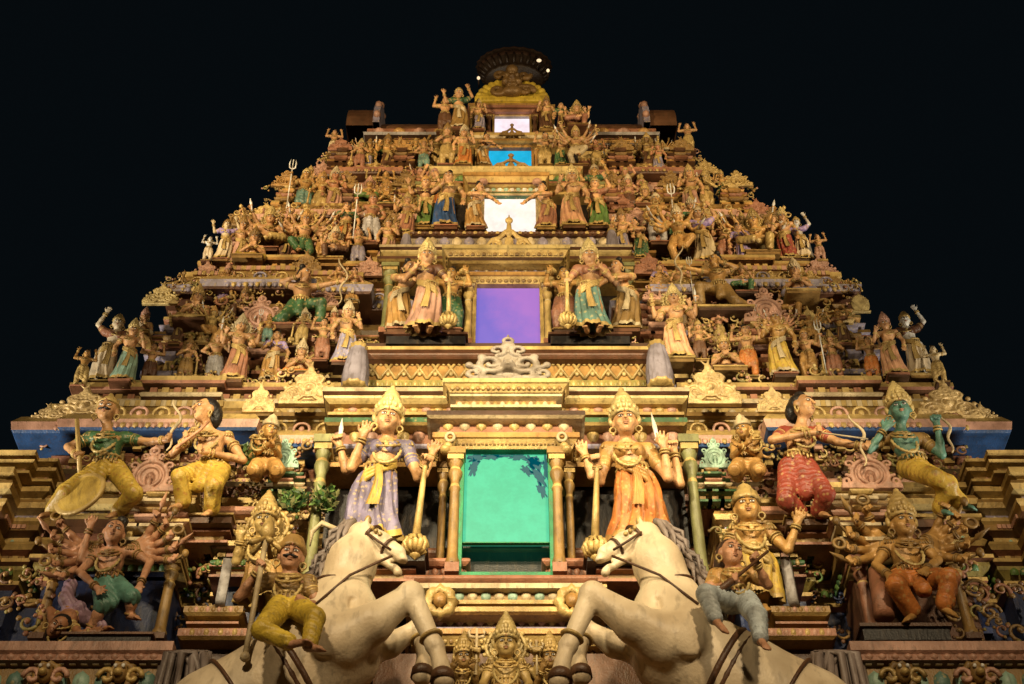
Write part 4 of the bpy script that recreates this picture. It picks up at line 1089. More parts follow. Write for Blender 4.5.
# --- lowest storey, base mouldings that step in and out
mb = MB()
p1 = mirror_plan([(1.98, 11.0), (2.02, 11.0), (2.02, 10.45), (2.62, 10.45), (2.62, 10.62), (3.02, 10.62), (3.02, 10.22), (4.12, 10.22), (4.12, 10.55), (4.40, 10.55), (4.40, 10.28), (4.66, 10.28), (4.66, 10.0), (5.1, 10.0)])
prof(mb, p1, [(.0, 8.30, 'navy'), (.0, 8.78, 'rose'), (.06, 8.80, 'gold'), (.06, 8.84, 'brown'), (.02, 8.86, 'olive'), (.10, 8.93, 'olive'), (.10, 8.97, 'maroon'), (.14, 8.99, 'gold'), (.14, 9.03, 'brown'), (.03, 9.05, 'ochre'),
               (.03, 9.13, 'rose'), (.10, 9.15, 'gold'), (.13, 9.19, 'gold'), (.10, 9.24, 'maroon'), (.02, 9.26, 'gold'), (.02, 9.34, 'brown'), (.11, 9.36, 'ochre'), (.11, 9.42, 'gold'), (.14, 9.44, 'gold'), (.14, 9.48, 'maroon'),
               (.04, 9.50, 'lavender'), (.04, 9.58, 'yellow2'), (.13, 9.60, 'gold'), (.15, 9.65, 'ochre'), (.13, 9.70, 'brown'), (.02, 9.72, 'yellow2'), (.02, 9.80, 'gold'), (.10, 9.82, 'gold'), (.10, 9.88, 'maroon'), (-.02, 9.90, 'ochre')],
     [(.10, 8.875, .085, .075, .095, 'petal_up', ['leaf', 'green']), (.03, 9.055, .05, .06, .085, 'dentil', ['gold', 'ochre']), (.02, 9.265, .05, .06, .08, 'bead', ['yellow2', 'mint']),
      (.11, 9.37, .035, .045, .06, 'dentil', 'pink'), (.04, 9.51, .06, .06, .075, 'bead', ['white', 'olive']), (.02, 9.725, .06, .07, .10, 'arch', 'gold')])
tp('base_moulding', mb)
for s in (-1, 1):                    # stepped corner blocks that carry the mouldings up to the eave
    mb = MB(); pl = [(4.32, 10.9), (4.32, 10.16), (4.50, 10.16), (4.50, 10.04), (4.95, 10.04), (4.95, 10.9)]
    if s < 0: pl = [(-x, y) for x, y in pl][::-1]
    mb.sweep(pl, [(-.2, 9.88, 'ochre'), (.04, 9.89, 'gold'), (.04, 9.92, 'olive'), (-.02, 9.935, 'ochre'), (-.02, 9.99, 'gold'), (.06, 10.0, 'gold'), (.07, 10.03, 'ochre'), (.02, 10.05, 'brown'), (-.05, 10.06, 'ochre'), (-.05, 10.12, 'gold'), (.04, 10.13, 'gold'), (.05, 10.16, 'ochre'), (-.15, 10.18, 'ochre')])
    mb.band(pl, -.02, 9.94, .045, .045, .065, 'bead', ['gold', 'pink']); mb.band(pl, -.05, 10.065, .045, .05, .07, 'dentil', ['gold', 'rose'])
    tp('corner_block', mb)
# projecting frieze under the side niches
FD = 9.38; dz = zz(641, FD - .09) - 8.34
for s in (-1, 1):
    mb = MB()
    pl = [(2.70, 10.3), (2.70, FD), (5.4, FD), (5.4, 10.3)]
    if s < 0: pl = [(-x, y) for x, y in pl][::-1]
    mb.sweep(pl, [(o_, z_ + dz, c_) for o_, z_, c_ in [(-.3, 6.9, 'brown'), (-.12, 6.9, 'brown'), (-.12, 7.78, 'maroon'), (.0, 7.80, 'gold'), (.05, 7.88, 'gold'), (.05, 7.93, 'amber'), (-.02, 7.95, 'ochre'), (-.02, 8.17, 'maroon'), (.06, 8.19, 'rose'), (.06, 8.24, 'pink'), (.09, 8.26, 'pink'), (.09, 8.34, 'maroon'), (-.55, 8.36, 'maroon')]])
    mb.band(pl, -.02, 7.97 + dz, .15, .17, .16, 'petal_up', ['mint', 'teal']); mb.band(pl, .0, 8.175 + dz, .05, .05, .09, 'dentil', 'cream'); mb.band(pl, .06, 8.195 + dz, .07, .055, .10, 'bead', 'pink')
    o = tp('frieze', mb)
    for i, xx_ in enumerate((2.98, 3.55, 4.1)):   # lion masks
        mb = MB(); c0 = V3(s * xx_, FD - .02, 8.07 + dz)
        mb.torus(c0, (1, 0, 0), (0, 0, 1), .09, .11, .032, 'ochre', 18, 6, bead=9); mb.ell(c0 + V3(0, -.04, 0), (.06, .06, .08), 'ochre', 10, 7); mb.ell(c0 + V3(0, -.10, -.02), (.035, .04, .03), 'gold', 8, 5)
        for e in (-1, 1):
            mb.ell(c0 + V3(e * .03, -.10, .035), (.016, .014, .018), 'white', 7, 5)
            mb.tube([c0 + V3(e * (.10 + .07 * math.cos(a) * (1 - a / 8)), -.03, -.02 + .08 * math.sin(a) * (1 - a / 8)) for a in np.linspace(0, 6, 12)], .022, 'pink' if i % 2 else 'gold', 6)
        tp('lion_mask', mb, o)

# --- crests, carved once
def spiral(c, ctr, r0, turns, a0, sgn, rt, y=0.):
    pts = []
    for i in range(int(14 * turns) + 1):
        t = i / (14 * turns); a = a0 + sgn * t * turns * 2 * PI; r = r0 * (1 - .82 * t)
        pts.append(V3(ctr[0] + r * math.cos(a), y, ctr[1] + r * math.sin(a)))
    c.chain(pts, [rt * (1 - .4 * i / len(pts)) for i in range(len(pts))], rt * .3)
def make_crest(kind, h=.016):
    c = Clay((-.6, -.16, -.03), (.6, .12, 1.15), h)
    if kind == 'horseshoe':
        c.box((0, .03, .05), (.50, .05, .035), .012)
        c.ell((0, .04, .34), (.33, .05, .34), .02)
        c.ring((0, 0, .33), .30, .040, k=.015, sq=1.05); c.ring((0, -.02, .32), .195, .030, k=.01, sq=1.05)
        c.ell((0, -.04, .27), (.10, .12, .16), .01, sub=True); c.ell((0, -.02, .20), (.045, .05, .09), .01); c.ell((0, -.03, .32), (.04, .04, .045), .005)
        for s in (-1, 1):
            spiral(c, (s * .40, .17), .13, 1.3, PI / 2, s, .036, -.01); spiral(c, (s * .33, .55), .10, 1.2, -PI / 2, -s, .030, 0)
            c.cone((s * .28, 0, .12), (s * .48, 0, .10), .045, .03, .02); spiral(c, (s * .16, .76), .07, 1.1, -PI / 2, -s, .026, 0)
        c.ell((0, 0, .70), (.10, .06, .08), .02); c.ring((0, -.01, .86), .075, .030, k=.01); c.ell((0, -.03, .86), (.035, .04, .04), .005); c.cone((0, 0, .93), (0, 0, 1.03), .035, .008, .02)
    elif kind == 'cloud':
        c.box((0, .03, .03), (.52, .05, .025), .012)
        for x, z, r in ((0, .42, .30), (-.26, .26, .22), (.26, .26, .22), (-.42, .14, .13), (.42, .14, .13), (-.14, .62, .14), (.14, .62, .14), (0, .74, .12)):
            c.ell((x, .03, z), (r, .055, r), .015); c.ring((x, -.02, z), r * .78, .026, k=.008); spiral(c, (x, z), r * .52, 1.4, x * 7, 1 if x >= 0 else -1, .024, -.03)
        c.ell((0, -.03, .40), (.06, .06, .08), .01)
        for i in range(13):
            a = PI * i / 12; c.ell((.50 * math.cos(a), .0, .10 + .62 * math.sin(a)), (.045, .045, .05), .01)
        c.ell((0, 0, .88), (.07, .05, .08), .02); c.cone((0, 0, .95), (.03, -.02, 1.08), .035, .012, .02); c.cone((-.02, 0, .93), (-.12, -.02, 1.04), .025, .015, .02)
    elif kind == 'shell':
        c.ell((0, .02, .40), (.36, .09, .46), .02); c.box((0, .03, .03), (.34, .06, .03), .01)
        for i in range(11):
            a = (i - 5) * .23
            c.cone((0, -.05, .06), (.33 * math.sin(a), -.03, .42 + .40 * math.cos(a) * (1 - .25 * abs(a))), .020, .042, .008)
        c.cone((0, 0, .82), (0, 0, .98), .06, .012, .03)
    elif kind == 'peak':
        c.box((0, .03, .03), (.52, .05, .025), .012)
        for s in (-1, 1):
            c.chain([V3(s * .50, 0, .06), V3(s * .36, 0, .26), V3(s * .20, 0, .33), V3(s * .07, 0, .52)], [.03, .05, .05, .05], .02)
            spiral(c, (s * .28, .15), .11, 1.3, PI / 2, s, .036, -.01)
        c.ell((0, .02, .2), (.10, .05, .2), .02); c.cone((0, 0, .45), (0, 0, .72), .07, .05, .02); c.ell((0, -.01, .84), (.085, .06, .09), .01); c.ring((0, -.02, .84), .06, .025, k=.01); c.cone((0, 0, .92), (0, 0, 1.04), .03, .008, .02)
    elif kind == 'scroll':            # wide openwork crest with a face in the middle
        c.box((0, .03, .05), (.50, .05, .04), .012)
        for s in (-1, 1):
            spiral(c, (s * .20, .42), .19, 1.5, 0 if s < 0 else PI, s, .048, 0); spiral(c, (s * .40, .22), .13, 1.4, PI / 2, s, .038, 0); spiral(c, (s * .13, .70), .11, 1.2, -PI / 2, -s, .034, 0)
            c.cone((s * .30, 0, .10), (s * .08, 0, .12), .06, .05, .03); c.ell((s * .31, -.01, .55), (.055, .045, .06), .02); c.ell((s * .46, -.01, .38), (.05, .045, .06), .02)
        c.ell((0, .04, .38), (.20, .05, .30), .02); c.ell((0, -.03, .36), (.085, .08, .10), .02); c.ell((0, -.10, .33), (.03, .03, .025), .01)
        for s in (-1, 1): c.ell((s * .04, -.10, .39), (.022, .02, .024), .004)
        c.box((0, -.04, .20), (.06, .05, .05), .01, sub=True)
        c.ell((0, 0, .80), (.085, .055, .09), .02); c.ring((0, -.01, .90), .055, .024, k=.01); c.cone((0, 0, .95), (0, 0, 1.06), .03, .006, .02)
    V, F = c.skin(); return V, F
CR = {k: make_crest(k) for k in ('horseshoe', 'cloud', 'shell', 'scroll', 'peak')}
CME = {}
def crest_mesh(kind, key):
    if (kind, key) not in CME:
        V, F = CR[kind]; CME[kind, key] = np_mesh('crest', V, F, [M[key]])
    return CME[kind, key]
def crest(kind, key, px, yb, yt, wpx, d, parent=None):
    s = mpp((yb + yt) / 2, d); loc = pt(px, yb, d); H = zz(yt, d) - zz(yb, d)
    o = bpy.data.objects.new('crest', crest_mesh(kind, key)); C.objects.link(o); o.parent = parent or tower; o.matrix_parent_inverse = TINV
    w = wpx * s
    return place(o, loc, (w, w * .9, H / (1.05 if kind != 'shell' else .98)), rx=.08)

# --- slabs and stacks
def rect(cx, hw, d, back): return [(cx - hw, d + back), (cx - hw, d), (cx + hw, d), (cx + hw, d + back)]
def layer(mb, cx, hw, z0, z1, d, back, col, kind='flat', c2=None):
    pl = rect(cx, hw, d, back); q = -min(.25, hw * .8, back * .8); H = z1 - z0
    if kind == 'flat': r = [(q, z0, col), (0, z0, col), (0, z1, col), (q, z1, col)]
    elif kind == 'round':
        r = [(q, z0, col)] + [(H * .45 * math.sin(PI * t), z0 + H * t, col) for t in (0, .15, .33, .5, .67, .85, 1)] + [(q, z1, col)]
    elif kind == 'cyma':
        c2 = c2 or col
        r = [(q, z0, col), (0, z0, col), (.02, z0 + H * .25, col), (.05, z0 + H * .55, c2), (.07, z0 + H * .6, c2), (.07, z1, c2), (q, z1, c2)]
    elif kind == 'cove':
        c2 = c2 or col
        r = [(q, z0, c2), (.05, z0, c2), (.05, z0 + H * .2, col), (.0, z0 + H * .3, col), (.0, z0 + H * .75, c2), (.06, z0 + H * .82, c2), (.06, z1, c2), (q, z1, c2)]
    elif kind == 'lip':
        c2 = c2 or col
        r = [(q, z0, c2), (0, z0, c2), (.03, z0 + H * .2, col), (.03, z0 + H * .8, c2), (.0, z1, c2), (q, z1, c2)]
    mb.sweep(pl, r)
    return pl
def player(mb, hw, yt, yb, d, col, kind='flat', back=.8, c2=None, px=CXP):
    s = mpp((yt + yb) / 2, d)
    return layer(mb, xx(px, (yt + yb) / 2, d), hw * s, zz(yb, d), zz(yt, d), d, back, col, kind, c2), zz(yb, d), zz(yt, d)

def pilaster(px, yb, yt, wpx, d, col='gold', cap='cream', parent=None, base='rose', thin=False):
    s = mpp((yb + yt) / 2, d); x = xx(px, (yb + yt) / 2, d); z0, z1 = zz(yb, d), zz(yt, d); H = z1 - z0; w = wpx * s / 2
    mb = MB()
    seg = 16
    mb.box(x - w * 1.25, x + w * 1.25, d - w * 1.2, d + .3, z0, z0 + H * .07, base)
    mb.lathe([(w * 1.2, z0 + H * .07), (w * 1.25, z0 + H * .10), (w, z0 + H * .13), (w * .95, z0 + H * .15), (w * .85, z0 + H * .66), (w * 1.05, z0 + H * .68), (w * .8, z0 + H * .71), (w * .78, z0 + H * .74),
              (w * 1.25, z0 + H * .79), (w * 1.3, z0 + H * .82), (w * .9, z0 + H * .85), (w * 1.4, z0 + H * .90)], (x, d - w * .1, 0), [cap if i in (5, 9) else col for i in range(12)], seg, 8, .05)
    mb.box(x - w * 1.5, x + w * 1.5, d - w * 1.5, d + .3, z0 + H * .90, z0 + H * .94, cap); mb.box(x - w * 1.8, x + w * 1.8, d - w * 1.7, d + .3, z0 + H * .945, z1, col)
    return tp('pilaster', mb, parent)

def pedestal(px, y0, y1, wpx, d, key='darkbrown', depth=.35, top='grey'):
    """dark slab a statue stands on; y0 top edge, y1 lower edge"""
    s = mpp(y0, d); x = xx(px, y0, d); z1 = zz(y0, d); z0 = zz(y1, d); w = wpx * s / 2; mb = MB()
    layer(mb, x, w, z1 - (z1 - z0) * .22, z1, d - .02, depth, top, 'flat'); layer(mb, x, w * .94, z0, z1 - (z1 - z0) * .22 - .003, d + .01, depth, key, 'flat')
    layer(mb, x, w * .62, z0 - .14, z0 - .003, d + .16, depth, 'ochre', 'cove', 'rose')
    return tp('pedestal', mb)

# --- windows
def window(px, yt, yb, hw, d, pane, frame, opening=None):
    s = mpp((yt + yb) / 2, d); x = xx(px, (yt + yb) / 2, d); z0, z1 = zz(yb, d), zz(yt, d); w = hw * s
    mb = MB(); f = .045 * w / .4; dp = .10
    for a, b, c_, e in ((x - w - f, x - w, z0 - f, z1 + f), (x + w, x + w + f, z0 - f, z1 + f)): mb.box(a, b, d - .035, d + .25, c_, e, frame)
    mb.box(x - w, x + w, d - .033, d + .25, z1, z1 + f, frame); mb.box(x - w, x + w, d - .033, d + .25, z0 - f, z0, frame)
    o = tp('window', mb)
    pb = z0 if opening is None else zz(opening, d)
    mb = MB(); mb.box(x - w + .002, x + w - .002, d + .035, d + .06, pb, z1 - .002, pane)
    if opening is not None:   # mottled peeling film across the head of the sheet
        for (u, v, ru, rv, an) in ((.13, .95, .10, .05, .2), (.10, .84, .05, .10, -.2), (.33, .965, .11, .035, 0), (.63, .97, .10, .035, .1), (.80, .93, .10, .05, -.5), (.74, .82, .09, .035, -.9), (.88, .74, .05, .14, .5), (.93, .58, .045, .09, .3), (.86, .90, .08, .08, .4), (.97, .86, .03, .14, 0), (.48, .985, .12, .02, 0)):
            n = 44; cx_, cz_ = x - w + 2 * w * u, pb + (z1 - pb) * v; ring = []
            for i in range(n):
                a = 2 * PI * i / n; r = 1 + .38 * math.sin(3 * a + u * 30) * math.cos(2 * a + v * 17) + .16 * math.sin(9 * a + v * 40) + .10 * math.sin(17 * a + u * 50)
                ex, ez = ru * 2 * w * r * math.cos(a), rv * (z1 - pb) * r * math.sin(a)
                ring.append((min(max(cx_ + ex * math.cos(an) - ez * math.sin(an), x - w + .004), x + w - .004), d + .031, min(max(cz_ + ex * math.sin(an) + ez * math.cos(an), pb + .01), z1 - .006)))
            o_ = len(mb.v); mb.v.extend(ring); mb.f.append(tuple(range(o_, o_ + n))[::-1]); mb.c.append(G['flake'] if hash((u, v)) % 3 else G['flake']); mb.sm.append(False)
    p = tp('pane', mb, o); p.matrix_parent_inverse = Matrix.Identity(4)
    if opening is not None:
        mb = MB(); mb.box(x - w - .02, x + w + .02, d + .22, d + .24, z0 - .05, pb + .05, 'black'); mb.box(x - w, x + w, d - .005, d + .04, pb - .012, pb - .001, 'emerald')  # black sheet paints the dark inside of the opening
        p = tp('dark_opening', mb, o)
    return o
window(506, 452, 574, 43, 10.01, G['green'], 'emerald', opening=542)
window(508, 286, 349, 32, 11.09, G['violet'], 'gold')
window(510, 197, 240, 26, 12.0, G['white'], 'cream')
window(510, 149, 171, 21.5, 12.64, G['cyan'], 'amber')
window(512, 117, 134, 17.5, 13.07, G['pinkish'], 'gold')

# --- central bay, lowest storey
CB = 506
def stack(name, rows, parent=None, px=CB):
    mb = MB()
    for r in rows:
        hw, yt, yb, d, col, kind, c2 = r[:7]
        pl, z0, z1 = player(mb, hw, yt, yb, d, col, kind, back=r[8] if len(r) > 8 else .7, c2=c2, px=px)
        if len(r) > 7 and r[7]:
            for (off, f0, f1, wf, kd, cc) in r[7]:
                H = z1 - z0; h = H * (f1 - f0); mb.band(pl, off, z0 + H * f0, h * wf * .9, h, h * wf, kd, cc)
    return tp(name, mb, parent)
stack('sill_moulding', [
    (98, 575, 583, 9.92, 'rose', 'round', None), (96, 583, 588, 9.90, 'cream', 'flat', None), (94, 588, 607, 9.98, 'ochre', 'cove', 'gold', [(.0, .26, .78, 1.1, 'petal', ['cream', 'mint'])]),
    (97, 607, 615, 9.90, 'gold', 'lip', 'amber'), (92, 615, 627, 10.02, 'maroon', 'flat', None, [(.0, .1, .9, .9, 'bead', ['pink', 'gold'])]), (97, 627, 633, 9.94, 'lavender', 'round', None),
    (94, 633, 646, 9.96, 'gold', 'cyma', 'amber', [(.02, .1, .5, 1., 'bead', ['ochre', 'gold'])]), (90, 646, 690, 10.05, 'maroon', 'flat', None, [(.0, .5, .95, .8, 'arch', ['ochre', 'brown']), (.0, .05, .45, .8, 'petal_up', ['ochre', 'rose'])]), (94, 690, 705, 9.96, 'gold', 'cyma', 'amber'), (90, 705, 760, 10.0, 'maroon', 'flat', None)])
stack('lintel', [
    (66, 437, 449, 9.97, 'gold', 'cyma', 'amber', [(.02, .1, .5, 1.2, 'arch', ['ochre'])]), (64, 432, 437, 9.98, 'cream', 'flat', None), (66, 419, 432, 9.98, 'rose', 'flat', None, [(.0, .05, .95, .95, 'petal', ['gold', 'cream'])]),
    (76, 411, 418.5, 9.88, 'darkbrown', 'lip', 'cream'), (50, 398, 410.5, 9.98, 'ochre', 'cove', 'cream', [(.0, .28, .74, .9, 'petal_up', ['cream', 'gold'])]), (47, 393, 398, 9.96, 'rose', 'flat', None),
    (56, 383, 392.5, 9.92, 'gold', 'cyma', 'yellow2', [(.03, .1, .5, 1.0, 'bead', ['gold', 'ochre'])])])
stack('bay_cornice', [
    (176, 449, 470, 10.22, 'ochre', 'cove', 'amber', [(.0, .3, .75, 1.1, 'arch', ['gold'])]), (178, 444, 448.5, 10.12, 'lavender', 'round', None), (174, 426, 444, 10.2, 'rose', 'flat', None, [(.0, .1, .9, .8, 'bead', ['pink', 'gold', 'pink'])]),
    (178, 418, 425.5, 10.08, 'green', 'lip', 'gold'), (172, 404, 418, 10.16, 'amber', 'cove', 'gold', [(.0, .3, .72, 1.5, 'petal', ['gold', 'pink'])]), (176, 395, 404, 10.10, 'yellow2', 'round', None, [(.03, .2, .8, .8, 'bead', ['gold', 'yellow2'])]), (180, 388, 394.5, 10.04, 'cream', 'lip', 'maroon')])
stack('bay_wall', [(180, 470, 548, 10.50, 'black', 'flat', None), (186, 548, 560, 10.3, 'maroon', 'round', None), (184, 560, 590, 10.36, 'ochre', 'flat', None), (180, 590, 640, 10.4, 'black', 'flat', None)])  # black rows put the niche shade into the wall colour
for s in (-1, 1):
    pilaster(CB + s * 52, 575, 452, 11, 9.98, 'ochre', 'gold'); pilaster(CB + s * 64, 575, 466, 9, 10.16, 'ochre', 'gold', base='rose')
    pilaster(CB + s * 190, 590, 440, 12, 10.12, 'palegreen', 'gold', base='ochre')
    stack('side_sill', [(27, 558, 566, 10.02, 'rose', 'round', None), (26, 566, 576, 10.06, 'maroon', 'flat', None, [(.0, .1, .9, .8, 'bead', 'rose')])], px=CB + s * 67)
    pedestal(CB + s * 128, 549, 560, 100, 9.78, 'black', .5, 'darkbrown')
    # scroll brackets by the window head
    mb = MB(); c0 = pt(CB + s * 56, 447, 9.95)
    for k in range(3):
        mb.ell(c0 + V3(s * .02 * k, -.02 * k, -.05 * k + .03), (.05, .06, .045), 'gold', 9, 6)
    mb.torus(c0 + V3(0, -.06, .07), (1, 0, 0), (0, 0, 1), .04, .05, .018, 'cream', 14, 5)
    tp('bracket', mb)
    # rosettes on the sill
    mb = MB(); c0 = pt(CB + s * 66, 602, 9.86)
    mb.torus(c0, (1, 0, 0), (0, 0, 1), .10, .12, .05, 'gold', 20, 6, bead=8); mb.ell(c0 + V3(0, -.03, 0), (.06, .05, .07), 'amber', 10, 6)
    tp('rosette', mb)
# crest over the green window
crest('scroll', 'paleivory', 508, 384, 338, 84, 9.95)

# --- lozenge frieze under the violet window
def lozenge(hw, yt, yb, d, px=CB):
    mb = MB(); pl, z0, z1 = player(mb, hw, yt, yb, d, 'amber', 'flat', px=px)
    x0, x1 = pl[0][0], pl[2][0]; n = int((x1 - x0) / .16); H = z1 - z0; st = (x1 - x0) / n
    for i in range(-1, n + 1):
        for s in (-1, 1):
            a = V3(x0 + (i + .5 + s * .5) * st, d - .012, z0); b = V3(x0 + (i + .5 - s * .5) * st, d - .012, z1)
            a[0] = min(max(a[0], x0), x1); b[0] = min(max(b[0], x0), x1)
            mb.tube([a, b], .018, 'gold', 5)
        for fz in (.25, .75): mb.ell((x0 + (i + (.5 if fz < .5 else 0)) * st + .001, d - .01, z0 + H * fz), (.028, .022, .034), 'yellow2', 7, 4)
    return tp('lozenge_frieze', mb)
lozenge(141, 359, 380, 10.72)
stack('second_ledge', [(140, 380, 386, 10.66, 'olive', 'flat', None, [(.0, .1, .9, .7, 'bead', ['gold', 'olive'])]), (150, 353, 359, 10.62, 'maroon', 'round', None, [(.02, .2, .8, 1.0, 'bead', ['rose', 'brown'])]), (148, 347, 352.5, 10.70, 'gold', 'lip', 'maroon'), (146, 343, 347, 10.78, 'darkbrown', 'flat', None)])
# --- second storey, central bay
stack('lintel', [(44, 276, 284, 11.06, 'gold', 'cyma', 'amber', [(.02, .1, .5, 1.2, 'bead', ['ochre'])]), (42, 273, 276, 11.06, 'cream', 'flat', None), (44, 264, 273, 11.06, 'lavender', 'flat', None, [(.0, .05, .95, .8, 'petal', ['cream', 'lavender'])]), (54, 258, 263.5, 10.94, 'darkbrown', 'lip', 'gold'), (58, 249, 257.5, 11.0, 'gold', 'cyma', 'yellow2', [(.02, .1, .52, 1.0, 'petal_up', ['ochre', 'gold'])])])
stack('bay_cornice', [(124, 270, 285, 11.34, 'ochre', 'cove', 'gold'), (122, 262, 269.5, 11.28, 'rose', 'flat', None, [(.0, .1, .9, .8, 'bead', ['pink', 'gold'])]), (126, 257, 261.5, 11.18, 'maroon', 'lip', 'gold'), (121, 250, 256.5, 11.2, 'yellow2', 'round', None), (124, 245.5, 249.5, 11.14, 'cream', 'lip', 'maroon')])
stack('bay_wall', [(124, 285, 345, 11.52, 'black', 'flat', None)])  # niche shade painted as a black back wall
for s in (-1, 1):
    pilaster(CB + 2 + s * 40, 346, 284, 8, 11.05, 'gold', 'cream'); pilaster(CB + 2 + s * 50, 346, 290, 7, 11.22, 'ochre', 'gold')
    pilaster(CB + 2 + s * 120, 336, 268, 10, 11.08, 'palegreen', 'gold')
    pedestal(CB + 2 + s * 82, 333, 343, 84, 10.72, 'black', .6, 'maroon')
    mb = MB(); c0 = pt(CB + 2 + s * 43, 270, 11.0)
    for k in range(3): mb.ell(c0 + V3(s * .015 * k, -.02 * k, -.04 * k), (.04, .05, .035), 'gold', 8, 5)
    tp('bracket', mb)
crest('peak', 'gold', 509, 249, 217, 46, 10.96)
# --- third storey, central bay
stack('third_ledge', [(104, 236, 247, 11.55, 'paleivory', 'flat', None, [(.0, .1, .9, .9, 'bead', ['cream', 'lavender'])]), (106, 232, 235.5, 11.5, 'maroon', 'round', None, [(.02, .1, .9, 1.3, 'bead', ['brown', 'gold'])])])
stack('lintel', [(33, 191.5, 196, 11.98, 'green', 'flat', None), (34, 187, 191.5, 11.96, 'cream', 'flat', None, [(.0, .05, .95, .9, 'bead', ['white', 'mint'])]), (36, 183.5, 186.8, 11.92, 'maroon', 'lip', 'gold'), (38, 176, 183.2, 11.94, 'gold', 'cyma', 'amber')])
stack('bay_cornice', [(92, 186, 197, 12.2, 'ochre', 'cove', 'gold'), (90, 181, 185.6, 12.12, 'rose', 'lip', 'gold'), (74, 174, 180.8, 12.08, 'green', 'flat', None, [(.0, .1, .9, .9, 'bead', ['gold', 'leaf'])]), (72, 167, 173.6, 12.02, 'yellow2', 'round', None, [(.02, .1, .8, .7, 'bead', ['yellow2', 'leaf'])])])
stack('bay_wall', [(94, 197, 236, 12.34, 'black', 'flat', None)])  # back wall coloured black for the recess shade
for s in (-1, 1):
    pilaster(510 + s * 31, 240, 197, 5, 11.96, 'gold', 'cream'); pilaster(510 + s * 90, 232, 186, 7, 11.96, 'palegreen', 'gold')
    pedestal(510 + s * 62, 231, 236, 62, 11.62, 'darkbrown', .6, 'maroon')
    mb = MB()
    mb.ell(pt(510 + s * 27, 182, 11.86), (.07, .06, .05), 'pink', 10, 6); tp('rosette', mb)
crest('peak', 'ochre', 511, 168, 154, 36, 11.98)
# --- fourth storey
stack('lintel', [(27, 143, 148, 12.62, 'rose', 'flat', None, [(.0, .1, .9, .7, 'bead', ['pink', 'amber'])]), (29, 139.5, 142.8, 12.56, 'amber', 'lip', 'gold')])
stack('bay_cornice', [(62, 138, 149, 12.85, 'ochre', 'cove', 'gold'), (58, 133, 137.6, 12.66, 'gold', 'lip', 'cream')])
stack('bay_wall', [(72, 149, 170, 12.95, 'black', 'flat', None)])  # recess shade painted black here as well
for s in (-1, 1):
    pilaster(510 + s * 27, 172, 149, 5, 12.60, 'amber', 'gold'); pilaster(510 + s * 33, 172, 149, 4, 12.72, 'gold', 'amber'); pedestal(510 + s * 52, 168, 171, 46, 12.3, 'darkbrown', .5, 'gold')
crest('peak', 'ochre', 512, 135, 124, 24, 12.55)
# --- top storey
stack('lintel', [(23, 112, 116.5, 13.06, 'grey', 'round', None), (27, 107.5, 111.8, 12.98, 'maroon', 'lip', 'rose'), (36, 104, 107.2, 12.94, 'amber', 'lip', 'rose')])
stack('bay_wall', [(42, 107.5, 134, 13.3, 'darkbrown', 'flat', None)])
for s in (-1, 1):
    pilaster(512 + s * 23, 134, 116, 4, 13.03, 'brown', 'gold'); pilaster(512 + s * 36, 134, 110, 8, 13.0, 'ochre', 'gold')
# yellow fan arch with a lion mask
def fan_arch(px, yb, yt, hw, d):
    s = mpp(yb, d); x = xx(px, yb, d); z0 = zz(yb, d); H = zz(yt, d) - z0; w = hw * s
    c = Clay((x - w * 1.1, d - .25, z0 - .05), (x + w * 1.1, d + .35, z0 + H * 1.1), .02)
    c.ell((x, d + .12, z0 + H * .12), (w * .92, .16, H * .80), .02)
    for i in range(15):
        a = PI * i / 14; c.cone((x + .25 * w * math.cos(a), d, z0 + H * .15), (x + w * .88 * math.cos(a), d - .02, z0 + H * (.12 + .76 * math.sin(a))), .03, .062, .02)
    c.box((x, d + .1, z0 + .03), (w * .95, .18, .05), .02)
    me = np_mesh('fan_arch', *c.skin(), [M['brightyellow']]); o = tp('fan_arch', me)
    c = Clay((x - .45, d - .5, z0 - .05), (x + .45, d + .1, z0 + H * 1.25), .018)
    c.ell((x, d - .10, z0 + H * .62), (.17, .16, .19), .03)
    for e in (-1, 1):
        spiral(c, (x + e * .22, z0 + H * .30), .13, 1.3, 0, e, .045, d - .12); spiral(c, (x + e * .20, z0 + H * .92), .10, 1.2, 0, -e, .04, d - .12); c.ell((x + e * .075, d - .24, z0 + H * .70), (.045, .04, .045), .01)
        c.ell((x + e * .10, d - .20, z0 + H * .46), (.07, .07, .05), .02)
    c.ell((x, d - .26, z0 + H * .58), (.05, .05, .045), .02); c.ell((x, d - .2, z0 + H * 1.0), (.10, .08, .09), .03); c.ell((x, d - .22, z0 + H * .42), (.08, .05, .025), .008, sub=True); c.ell((x, d - .14, z0 + H * .2), (.16, .10, .10), .03)
    tp('lion_mask', np_mesh('lion_mask', *c.skin(), [M['bronzegold']]), o)
fan_arch(512, 104, 80, 38, 13.02)
# dark flared hood over the arch
mb = MB(); sx = mpp(66, 13.0); cz = V3(xx(514, 66, 13.4), 13.5, 0); zt, zb = zz(53, 13.4), zz(76, 13.4)
zt = zz(59, 13.4); HH = zt - zb; R0 = 39 * sx
mb.lathe([(0, zb), (R0 * .74, zb), (R0 * .80, zb + HH * .10), (R0 * .74, zb + HH * .16), (R0 * .84, zb + HH * .34), (R0 * .92, zb + HH * .52), (R0 * .97, zb + HH * .66), (R0 * .92, zb + HH * .70), (R0 * 1.0, zb + HH * .78), (R0 * 1.0, zb + HH * .86), (R0 * .93, zb + HH * .92), (R0 * .7, zb + HH * 1.0), (0, zb + HH * 1.03)],
         cz, ['bronze', 'bronze', 'bronze', 'bronze', 'bronze', 'darkbrown', 'bronze', 'bronze', 'darkbrown', 'bronze', 'bronze', 'bronze', 'bronze'], 48, 24, .02, sq=(1, .62))
